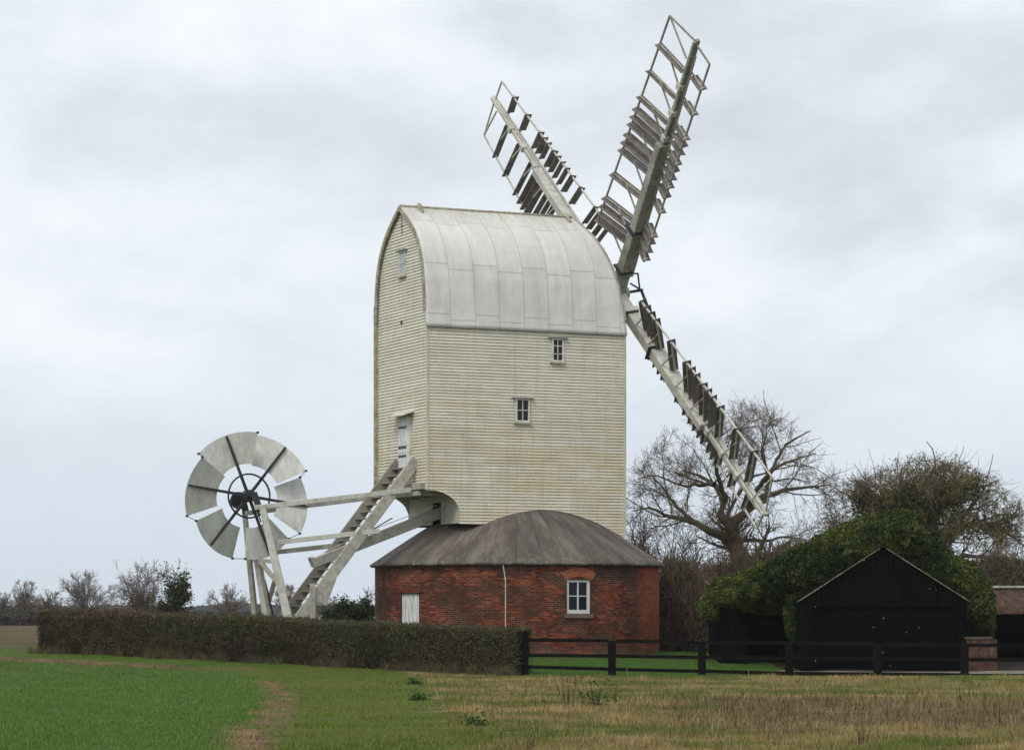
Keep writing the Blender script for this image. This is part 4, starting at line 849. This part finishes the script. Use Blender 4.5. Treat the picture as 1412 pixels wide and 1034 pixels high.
# lean-to shed on the left
YS = 87.5; shed = empty('lean_to_shed', (bp(1040, 0, YS).x, YS, gzf(8, YS))); so_l = shed.location; tag(shed, 'low black shed with a wide dark doorway, left of the black barn', 'shed')
xa, xm, xb = bp(993, 0, YS).x, bp(1030, 0, YS).x, bp(1104, 0, YS).x; zt = bp(0, 822, YS).z; z0 = gzf(8, YS)-.1
m = MB(); z = z0
while z < zt: m.prism([Vector((xa, YS, z))-so_l, Vector((xm, YS, z))-so_l, Vector((xm, YS+.03, z+.15))-so_l, Vector((xa, YS+.03, z+.15))-so_l], (0, .03, 0)); z += .15
m.build('board_wall', M_barn, shed)
m = MB(); m.box(tuple(Vector((xa, YS+.07, z0))-so_l), tuple(Vector((xa+.06, YS+5, zt))-so_l)); m.box(tuple(Vector((xa+.06, YS+4.9, z0))-so_l), tuple(Vector((xb+.6, YS+5, zt))-so_l)); m.box(tuple(Vector((xm, YS, zt-.28))-so_l), tuple(Vector((xb, YS+.06, zt))-so_l)); m.build('shed_frame', M_barn, shed)
m = MB(); m.prism([Vector((xa-.15, YS-.15, zt))-so_l, Vector((xb+.8, YS-.15, zt))-so_l, Vector((xb+.8, YS-.15, zt+.06))-so_l, Vector((xa-.15, YS-.15, zt+.06))-so_l], (0, 5.4, .5)); m.build('roof', M_rust, shed)
m = MB(); q = bp(1052, 858, YS+4.6)-so_l; m.box((q.x, 4.5, q.z-.1), (q.x+.35, 4.88, q.z+.05)); m.build('shelf_box', M_fence, shed)
# open shed on the right
YR = 90.; os_ = empty('open_shed', (bp(1400, 0, YR).x, YR, gzf(16, YR))); oo = os_.location; tag(os_, 'open fronted dark shed with a rusty sheet roof at the right edge', 'shed')
xa, xb = bp(1318, 0, YR).x, bp(1500, 0, YR).x; zl, zr = bp(0, 846, YR).z, bp(0, 811, YR+3.).z; z0 = gzf(16, YR)-.1
V = []; Fq = []; K = 240
for j in range(2):
    for i_ in range(K+1): V.append((xa+(xb-xa)*i_/K-oo.x, (-.15 if j == 0 else 3.), (zl if j == 0 else zr)-oo.z+.018*sin(i_*2*pi/5)))
for i_ in range(K): Fq.append((i_, i_+1, i_+K+2, i_+K+1))
rr_ = npmesh('roof', V, Fq, M_rust, parent=os_, smooth=True); s__ = rr_.modifiers.new('t', 'SOLIDIFY'); s__.thickness = .01
m = MB(); m.box((xa-oo.x, 3.02, z0-oo.z), (xb-oo.x, 3.1, zr-oo.z-.03)); m.box((xa-oo.x-.05, .0, z0-oo.z), (xa-oo.x, 3.0, zl-oo.z-.03)); m.box((xb-oo.x, .0, z0-oo.z), (xb-oo.x+.05, 3.0, zl-oo.z-.03)); m.build('back_wall', M_barn, os_)
m = MB(); m.box((xa-oo.x, 2.9, zr-oo.z+.02), (xb-oo.x, 3.1, zr-oo.z+.09)); m.build('ridge_cap', M_ladder, os_)
for xx in (xb-.1, (xa+xb)/2+.7):
    m = MB(); m.box((xx-oo.x, -.02, z0-oo.z), (xx-oo.x+.12, .1, zl-oo.z-.05)); m.build('post', M_barn, os_)
m = MB(); m.box((xa+.3-oo.x, .0, zl-.2-oo.z), (xb-oo.x, .08, zl-.05-oo.z)); m.build('eaves_beam', M_barn, os_)
# brick pier
x0_, x1_ = bp(1331, 0, 84).x, bp(1375, 0, 84).x; Yp = 84.; z0 = gzf(14, Yp)-.1; zt_ = bp(0, 881, Yp).z
V = []; UV = []; Fq = []
def quad(a, b, c, d, uv):
    n = len(V); V.extend([a, b, c, d]); UV.extend(uv); Fq.append((n, n+1, n+2, n+3))
H_ = zt_-z0; W_ = x1_-x0_
for (ax, ay, bx_, by) in ((0, 0, W_, 0), (W_, 0, W_, .5), (W_, .5, 0, .5), (0, .5, 0, 0)):
    l = abs(bx_-ax)+abs(by-ay); quad((ax, ay, 0), (bx_, by, 0), (bx_, by, H_), (ax, ay, H_), [(0+ax, 5), (l+ax, 5), (l+ax, 5+H_), (ax, 5+H_)])
quad((0, 0, H_), (W_, 0, H_), (W_, .5, H_), (0, .5, H_), [(0, 9), (W_, 9), (W_, 9.5), (0, 9.5)])
pr = empty('brick_pier', (x0_, Yp, z0)); tag(pr, 'short crumbling brick pier between the black barn and the open shed', 'wall')
npmesh('brickwork', V, Fq, simple('old_dark_brick', (.06, .032, .022), .9, .5, 4., c2=(.12, .07, .045)), uv=UV, parent=pr)
m = MB(); m.box((-.03, -.03, H_+.002), (W_-.15, .53, H_+.07)); m.box((W_-.22, -.02, H_-.5), (W_-.1, -.003, H_-.2)); m.build('capping', simple('dirty_capping', (.09, .075, .055), .9, .4, 5.), pr)

# ivy smothering barn and shed roofs
def mound(parts, n):
    """points on overlapping lumps: (px,py,Y,rx,ry,rz)"""
    P_ = []; wts = np.array([a[3]*a[5] for a in parts]); wts = wts/wts.sum()
    for (px, py, Y, rx, ry, rz), w_ in zip(parts, wts):
        k = int(n*w_); d = rng.normal(size=(k, 3)); d /= np.linalg.norm(d, axis=1)[:, None]; d[:, 1] = -np.abs(d[:, 1])*np.where(rng.random(k) < .8, 1, -1)
        c = np.array(at(px, py, Y)); nz = np.array([1+.08*mn.noise(Vector(v*2.4)+Vector((px, 0, 0)))+.10*mn.noise(Vector(v*6)+Vector((px, 9, 0)))+.07*mn.noise(Vector(v*13)+Vector((px, 5, 0))) for v in d])[:, None]
        P_.append(c+d*np.array([rx, ry, rz])*nz*(1-.14*rng.random((k, 1))**1.5+.075*rng.random((k, 1))*(rng.random((k, 1)) < .07)))
    return np.concatenate(P_)
parts = [(1215, 748, 87, 1.35, 2.0, .95), (1165, 772, 87, 1.5, 2.0, .95), (1120, 795, 87, 1.5, 1.9, .9), (1075, 805, 88.5, 1.3, 1.8, .75), (1030, 815, 89, 1.3, 1.6, .55), (995, 824, 88.8, .6, 1.0, .45),
 (1240, 740, 89, .9, 1.2, .85), (1265, 785, 87.5, 1.2, 1.8, .9), (1305, 805, 87, 1.15, 1.7, .85), (1338, 835, 86.5, .75, 1.4, 1.05), (1350, 860, 86.5, .5, 1., .6), (1098, 850, 86., .38, .8, .85), (1190, 760, 86.6, 1.5, 1.7, .85), (1143, 783, 86.8, 1.5, 1.7, .85), (1098, 800, 87.5, 1.3, 1.7, .8), (1250, 765, 87.2, 1.2, 1.7, .95), (1285, 795, 87, 1.2, 1.6, .88), (1322, 820, 86.7, .9, 1.4, .95), (1052, 811, 88.6, 1.2, 1.6, .62), (1060, 832, 87.6, 1.0, .5, .35), (1185, 750, 88.5, 1.2, 1.5, .7), (980, 838, 88, .4, .6, .45), (1010, 824, 87.4, .7, .55, .3), (1045, 818, 87.3, .8, .6, .35), (1078, 826, 87.2, .6, .6, .42), (1145, 800, 86.3, 1.3, 1.2, .8), (1290, 830, 86, .9, .9, .6)]
P_ = mound(parts, 380000)
cut = (P_[:, 1] > YB-.05) & ~((P_[:, 1] < YB+.9) & (P_[:, 2] < np.array([gable_top(x) if xl < x < xr else -9 for x in P_[:, 0]])+.02)) & (P_[:, 2] > gz(P_[:, 0], P_[:, 1])+.5)
inbarn = (P_[:, 0] > xl) & (P_[:, 0] < xr) & (P_[:, 2] < np.array([gable_top(x) if xl < x < xr else -9 for x in P_[:, 0]]))
P_ = P_[cut & ~inbarn]
iv2 = empty('ivy', (bp(1180, 0).x, 87, gzf(10, 87))); tag(iv2, 'thick green ivy smothering the barn roof and the shed beside it', 'ivy')
br = np.array([mn.noise(Vector(p*.8)) for p in P_[:, :]])
br2 = np.array([mn.noise(Vector(p*3.1)) for p in P_[:, :]])
f = np.clip(.42+br*.9+br2*.9, 0, 1)[:, None]
c = (np.array([.024, .040, .010])*(1-f)+np.array([.098, .122, .028])*f)*(.6+.7*rng.random((len(P_), 1)))*(1+rng.normal(0, .05, (len(P_), 3)))
cards('leaves', P_-np.array(iv2.location), .024+.034*rng.random(len(P_))**2, c, iv2, asp=.7)
V = []; Fq = []
for (px, py, Y, rx, ry, rz) in parts[:-2]:     # dark solid lumps filling the ivy under the leaves
    c0 = np.array(at(px, py, Y)); n0 = len(V); 
    for a in range(9):
        for b_ in range(16):
            th = pi*a/8; ph = 2*pi*b_/16; q = c0+np.array([rx*sin(th)*cos(ph), ry*sin(th)*sin(ph), rz*cos(th)])*.84; 
            q[1] = max(q[1], YB+1.0); 
            if xl < q[0] < xr: q[2] = max(q[2], gable_top(q[0])+.05)
            V.append(q)
    for a in range(8):
        for b_ in range(16): Fq.append((n0+a*16+b_, n0+a*16+(b_+1) % 16, n0+(a+1)*16+(b_+1) % 16, n0+(a+1)*16+b_))
npmesh('dense_core', np.array(V)-np.array(iv2.location), Fq, simple('ivy_core', (.022, .026, .012), .9, .4, 4.), None, iv2, smooth=True)

# ------------------------------------------------------------ fences
PX = [722, 844, 968, 1088, 1210, 1330, 1452]; YF = 80.
fx_ = [at(p, 0, YF)[0] for p in PX]; fen = empty('post_and_rail_fence', (fx_[0], YF, 0)); tag(fen, 'black three rail timber fence crossing in front of the lawn and barn', 'fence')
TZ = [(881, 899), (885, 904), (886, 905), (887, 906), (888, 907), (889, 908), (889, 909)]
for i_, x in enumerate(fx_):
    z0 = gzf(x, YF)-.15; zt = at(0, TZ[i_][0]-2 if i_ else 869, YF)[2]; m = MB(); hwp = .11; ln = random.gauss(0, .008)
    m.prism([(x-fx_[0]-hwp, -.08, z0), (x-fx_[0]+hwp, -.08, z0), (x-fx_[0]+hwp+ln, -.08, zt), (x-fx_[0]-hwp+ln, -.08, zt)], (0, .16, 0)); m.build('post', M_fence, fen, bevel=.012)
RZ = [[(882, 883), (903, 904), (919, 922)], [(883.5, 885.5), (904, 906), (922.5, 925)], [(885.5, 886), (906, 907), (925, 928)], [(886.5, 887), (907, 908), (928, 929)], [(888, 889), (908, 909), (929, 930)], [(889, 890), (909, 910), (931, 931)]]
for i_ in range(6):
    for a, b_ in RZ[i_]:
        m = MB(); xa, xb = fx_[i_]-fx_[0]+.112, fx_[i_+1]-fx_[0]-.112
        m.bar((xa, random.uniform(-.03, .01), at(0, a, YF)[2]), (xb, random.uniform(-.03, .01), at(0, b_, YF)[2]), .045, .10); m.build('rail', M_fence, fen)
YG = 96.; gf = empty('field_fence', (at(950, 0, YG)[0], YG, gzf(6, YG))); tag(gf, 'small dark fence seen far behind between roundhouse and shed', 'fence')
for px in (935, 962, 990): q = at(px, 884, YG); m = MB(); m.box((q[0]-gf.location.x-.06, -.05, -.1), (q[0]-gf.location.x+.06, .05, q[2]-gf.location.z)); m.build('post', M_fence, gf)
for py in (886, 896): q0, q1 = at(935, py, YG), at(995, py, YG); m = MB(); m.box((q0[0]-gf.location.x, -.085, q0[2]-gf.location.z-.045), (q1[0]-gf.location.x, -.053, q0[2]-gf.location.z+.045)); m.build('rail', M_fence, gf)

# ------------------------------------------------------------ hedge
HA = np.array([.30, 80.05]); HBp = np.array([-14.75, 89.2]); hd = (HBp-HA); HL = np.linalg.norm(hd); hd = hd/HL; hn = np.array([hd[1], -hd[0]])*-1  # hn points to the camera side
if hn[1] > 0: hn = -hn
hedge = empty('hedge', (-7, 84.5, gzf(-7, 84.5))); tag(hedge, 'long clipped brown green hedge running from the fence past the fantail', 'hedge')
def hsec(s, a):
    """surface of the hedge: s along, a 0..1 around from front foot over the top to the back"""
    hgt = 1.26+.05*(vnoise(s, s*0, 1.7, 2)-.5)*2+.11*(fbm(s, a*2, .7, 1)-.5)+.05*sm((s-13)/4); half = .52+.26*(fbm(s, a*2.5, .9, 5)-.5)+.10*(vnoise(s, a*4, .22, 3)-.5)
    rr = np.clip(np.minimum(s+.02, (HL-s+.02)*.6)/.35, 0, 1); rr = np.sqrt(1-(1-rr)**2); e = .22
    y = np.where(a < .36, -half, np.where(a > .64, half, half*np.clip((a-.5)/.12, -1, 1)))
    z = np.where(a < .36, a/.36, np.where(a > .64, (1-a)/.36, 1.)); z = z*hgt
    y = y*(1-.18*np.clip((z-hgt+e)/e, 0, 1)**2); bl = .8+.2*rr
    return s, y*bl, z*(.85+.15*rr)
def hpt(s, y, z):
    X = HA[0]+hd[0]*s+(-hn[0])*y; Y = HA[1]+hd[1]*s+(-hn[1])*y; return np.stack([X, Y, gz(X, Y)+z], 1)
n = 190000; s = rng.uniform(0, HL, n); a = rng.random(n)*.72; s_, y_, z_ = hsec(s, a)
dep = rng.exponential(.05, n); y_ = y_*(1-dep)+rng.normal(0, .03, n); z_ = z_*(1-dep*.6)+rng.normal(0, .022, n)
ends = rng.random(n) < .05; s_ = np.where(ends, np.where(rng.random(n) < .5, rng.uniform(-.02, .1, n), HL-rng.uniform(-.02, .1, n)), s_); y_ = np.where(ends, rng.uniform(-.5, .5, n), y_)
P_ = hpt(s_+rng.normal(0, .05, n), y_, np.abs(z_)+.09*rng.random(n)**6); g_ = fbm(s_, z_*2+y_, 1.2, 2); gl = fbm(s_*1., z_*.5+9, 1.5, 0); br = sm((s_-11.)/4)
G1 = np.array([.058, .064, .026]); Bn = np.array([.082, .058, .036]); Dk = np.array([.028, .027, .018])
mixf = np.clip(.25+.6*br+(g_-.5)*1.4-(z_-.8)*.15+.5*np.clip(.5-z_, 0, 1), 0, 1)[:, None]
c = G1*(1-mixf)+Bn*mixf; dkf = np.clip((gl-.45)*4+(.55-z_)*.8, 0, .85)[:, None]; c = c*(1-dkf)+Dk*dkf; c = c*(.4+1.4*rng.random((n, 1)))*1.3  # random dark patches, plus painted shading that darkens leaves towards the foot
topb = (z_ > 1.15)[:, None]*(rng.random((n, 1)) < .25); c = np.where(topb, np.array([.13, .10, .065]), c)  # some top leaves paler, continuing the shading painted into the colour
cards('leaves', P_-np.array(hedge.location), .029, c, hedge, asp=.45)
S_, A_ = np.meshgrid(np.linspace(0, HL, 130), np.linspace(0, 1, 24)); s_, y_, z_ = hsec(S_.ravel(), A_.ravel())
P_ = hpt(s_, y_*.86, z_*.95); i = np.arange(23*130).reshape(23, 130)[:, :-1].ravel()
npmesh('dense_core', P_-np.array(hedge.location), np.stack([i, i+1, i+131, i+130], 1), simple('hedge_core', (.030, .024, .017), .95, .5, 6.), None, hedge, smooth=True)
M_htwig = simple('hedge_twigs', (.075, .058, .04), .9, .4, 2.)
n = 11000; s = rng.uniform(0, HL, n); a = rng.random(n)**.8*.66; s_, y_, z_ = hsec(s, a); st = hpt(s_, y_*.92, z_*.9); d = rng.normal(0, .45, (n, 3)); d[:, 2] = np.abs(d[:, 2])+.55; d[:, :2] += hn*.35; d /= np.linalg.norm(d, axis=1)[:, None]; Ln = rng.uniform(.1, .38, n)[:, None]
PP = np.stack([st, st+d*Ln*.5+rng.normal(0, .02, (n, 3)), st+d*Ln], 1); k = PP[:, 2, 2]-gz(PP[:, 2, 0], PP[:, 2, 1]) < 1.38+rng.random(n)**5*.32
PP = PP[k]; half_ = rng.random(len(PP)) < .2
tubes('twigs', [(PP[~half_]-np.array(hedge.location), np.tile([.006, .005, .003], ((~half_).sum(), 1)))], M_htwig, hedge, 3)
tubes('pale_twigs', [(PP[half_]-np.array(hedge.location), np.tile([.006, .005, .003], (half_.sum(), 1)))], simple('straw_twigs', (.13, .105, .075), .9, .3, 2.), hedge, 3)

n = 3200; sA = rng.uniform(-.2, HL+.2, n); keepf = fbm(sA, sA*0, .9, 1) > .42+.15*rng.random(n); sA = sA[keepf]; n = len(sA); st = hpt(sA, np.full(n, -.55)-rng.random(n)*.35, np.full(n, -.02)); d = rng.normal(0, .4, (n, 3)); d[:, 2] = 1; Ln = rng.uniform(.08, .34, n)[:, None]
tubes('foot_grass', [(np.stack([st, st+d*Ln*.5, st+d*Ln+rng.normal(0, .03, (n, 3))], 1)-np.array(hedge.location), np.tile([.006, .005, .003], (n, 1)))], simple('straw', (.115, .095, .05), .9, .4, 3.), hedge, 3)

# ------------------------------------------------------------ shrubs and far trees on the left
def leafy(o, tips, n, size, colr, cond=None):
    t_ = tips.reshape(-1, 3); t_ = t_[rng.permutation(len(t_))]
    if cond is not None: t_ = t_[cond(t_)]
    t_ = t_[rng.integers(0, len(t_), n)]+rng.normal(0, size*1.6, (n, 3)); cards('leaves', t_-np.array(o.location), size, np.array(colr)*(.5+.9*rng.random((n, 1))), o, asp=.55)
FL = [(6, .42, 38, 5, .13, .06, .15, .55), (6, .5, 36, 4, .15, .04, .1, .55), (5, .55, 35, 3, .15, .02, .1, .6)]
o, tp = bare('shrub', 197, 890, 748, 84, 125, 'tall purplish bare shrub rising behind the left part of the hedge', 12, 1.1, M_twig_pale, tw_r=.010, cat='shrub', spread=.7, r0=.05)
leafy(o, tp, 1200, .05, (.05, .055, .02), lambda p: p[:, 2] < 2.8)
o, tp = bare('evergreen_shrub', 230, 890, 755, 50, 112, 'dark leaved evergreen shrub leaning right above the hedge', 7, .9, M_bark, lean=.35, tw_r=.010, cat='shrub', spread=.8, r0=.04)
leafy(o, tp, 2600, .055, (.030, .045, .016))
o, tp = bare('evergreen_shrub', 482, 890, 806, 78, 101, 'rounded dark green shrub beside the ladder foot and brick wall', 10, 1., M_bark, tw_r=.008, cat='shrub', spread=.9, r0=.04)
leafy(o, tp, 9000, .05, (.030, .050, .016), lambda p: p[:, 2] > .6)
bare('bare_shrub', 505, 890, 797, 60, 108, 'bare brown shrub just left of the brick roundhouse', 6, 1., M_twig, cat='shrub', r0=.04, spread=.8)
bare('bare_shrub', 120, 890, 830, 110, 150, 'low greenish brown bare shrub behind the left end of the hedge', 9, 1., M_twig, cat='shrub', r0=.04, spread=.9)
far = [(120, 788, 100, 270, 'fan shaped pale bare tree left of the tall shrub', M_twig_pale), (32, 799, 58, 380, 'rounded dark bare tree second from the left edge of the photo', M_twig), (68, 812, 52, 390, 'low spreading bare tree third from the left edge of the photo', M_twig),
 (313, 801, 62, 340, 'round isolated bare tree between the shrub and the fantail', M_twig_pale), (395, 806, 60, 330, 'small bare tree seen through the fantail legs', M_twig), (5, 815, 40, 420, 'hazy bare tree cut by the left edge of the photo', M_twig), (452, 822, 40, 420, 'tiny bare tree seen just right of the ladder foot', M_twig)]
for px, pt, wp, Y, lab, tm in far:
    k_ = (wp/2*Y/F)/4; bare('far_tree', px, 0, pt, wp, Y, lab, 24, 1., tm, tw_r=.016, group='bare trees across the far field', spread=1., r0=.12*Y/300, single=True,
         lv=[(6, -1.2*k_, 28, 6, .08, .04, .35, .55), (5, -.8*k_, 32, 5, .1, .03, .2, .55), (3, -.5*k_, 32, 3, .12, .02, .2, .6)])
def band(name, x0, x1, Y, dp, pts, n, size, colr, label, cat):
    xs_ = np.linspace(x0, x1, 60); X = rng.uniform(x0, x1, n); q = 706+X/Y*F; top = np.interp(q, [p[0] for p in pts], [p[1] for p in pts]); zg = gz(X, X*0+Y)
    zt = HC+(850-top)*Y/F; H = (zt-zg)*(1-.22*vnoise(X, X*0, size*14, 3)); P_ = np.stack([X, Y+rng.uniform(-dp, dp, n), zg+H*rng.random(n)**.6], 1)
    o = empty(name, ((x0+x1)/2, Y, gzf((x0+x1)/2, Y))); c = np.array(colr)*(.6+.8*rng.random((n, 1)))
    cards('foliage', P_-np.array(o.location), size, c, o); return o
o = band('far_hedge', -70*1.1, -49, 300, .8, [(-400, 848), (400, 848)], 16000, .16, (.062, .045, .035), '', ''); tag(o, 'dark brown hedge across the far end of the ploughed field', 'hedge')
o = band('far_woodland', -620, 90, 1300, 30, [(-400, 835), (20, 834), (250, 835), (300, 833), (330, 829), (420, 832), (520, 835), (900, 836)], 46000, 1.1, (.05, .048, .045), '', ''); tag(o, 'distant belt of woodland on the horizon', kind='stuff')
o = band('far_scrub', -110, -40, 460, 6, [(-400, 840), (30, 838), (90, 836), (150, 842), (300, 843), (500, 842)], 15000, .4, (.05, .045, .035), '', ''); tag(o, 'low scrub line at the far side of the brown field', kind='stuff')
o = band('far_woodland', 30, 330, 400, 15, [(800, 812), (930, 790), (1000, 780), (1412, 790), (2000, 800)], 20000, .5, (.04, .038, .032), '', ''); tag(o, 'dark woodland mass behind the oak and barn', kind='stuff')

# ------------------------------------------------------------ weeds in the rough grass
def stalks(px, py, n, sp, hmax, label, cm, name='dead_weed', leaf=0):
    x, y = unp(px, py); o = empty(name, (x, y, gzf(x, y))); tag(o, label, 'weed'); P_ = []
    for _ in range(n):
        a = rng.normal(0, sp, 2); b_ = a*.4; h_ = hmax*rng.uniform(.35, 1); P_.append([(b_[0], b_[1], -.02), (a[0]*.7, a[1]*.7, h_*.5), (a[0]*1.1+rng.normal(0, .02), a[1]*1.1, h_)])
    P_ = np.array(P_); tubes('stalk', [(P_, np.tile([.006, .005, .003], (n, 1)))], cm, o, 4)
    if leaf: q = P_[rng.integers(0, n, leaf), rng.integers(0, 3, leaf)]+rng.normal(0, .05, (leaf, 3)); q[:, 2] = np.abs(q[:, 2]); cards('leaves', q, .035, np.array([.055, .10, .024])*(.6+.8*rng.random((leaf, 1))), o)
M_stalk = simple('dead_stalk', (.10, .065, .045), .9, .3, 3.)
stalks(783, 972, 16, .16, .62, 'clump of tall dead brown stalks, leftmost in the rough grass', M_stalk)
stalks(818, 974, 22, .2, .5, 'dense dead stalks with dark green leaves at their foot', M_stalk, leaf=160)
stalks(847, 971, 7, .1, .55, 'few thin dead stalks right of the leafy clump', M_stalk)
stalks(727, 1034, 4, .05, .55, 'lone dark stalk standing at the bottom edge of the photo', M_stalk)
stalks(1228, 976, 8, .2, .4, 'pale bent stalk in the brown patch before the barn', simple('pale_stalk', (.30, .26, .18), .9, .2, 3.))
stalks(1186, 1028, 9, .1, .4, 'brown forked stalk near the bottom edge right of centre', M_stalk)
for px, py, lab in ((656, 1000, 'dark green leafy tuft beside the mown path, nearest one'), (572, 943, 'low dark green tuft at the top of the mown path'), (578, 966, 'small green tuft at the edge of the mown path')):
    stalks(px, py, 20, .09, .12, lab, M_stalk, 'weed_tuft', 260)

# ------------------------------------------------------------ haze
m = MB(); m.box((-1150, -140, -1.1), (1150, 1700, 26)); HZ = bpy.data.materials.new('haze_air'); HZ.use_nodes = True; ht = HZ.node_tree; ht.nodes.clear()
pv = N(ht, 'ShaderNodeVolumePrincipled'); pv.inputs['Color'].default_value = (.93, .97, 1., 1); pv.inputs['Density'].default_value = .00014; pv.inputs['Anisotropy'].default_value = .2
ho = N(ht, 'ShaderNodeOutputMaterial'); ht.links.new(pv.outputs[0], ho.inputs['Volume']); hz = m.build('haze', HZ); tag(hz, 'thin blue grey haze over the far fields', kind='stuff')
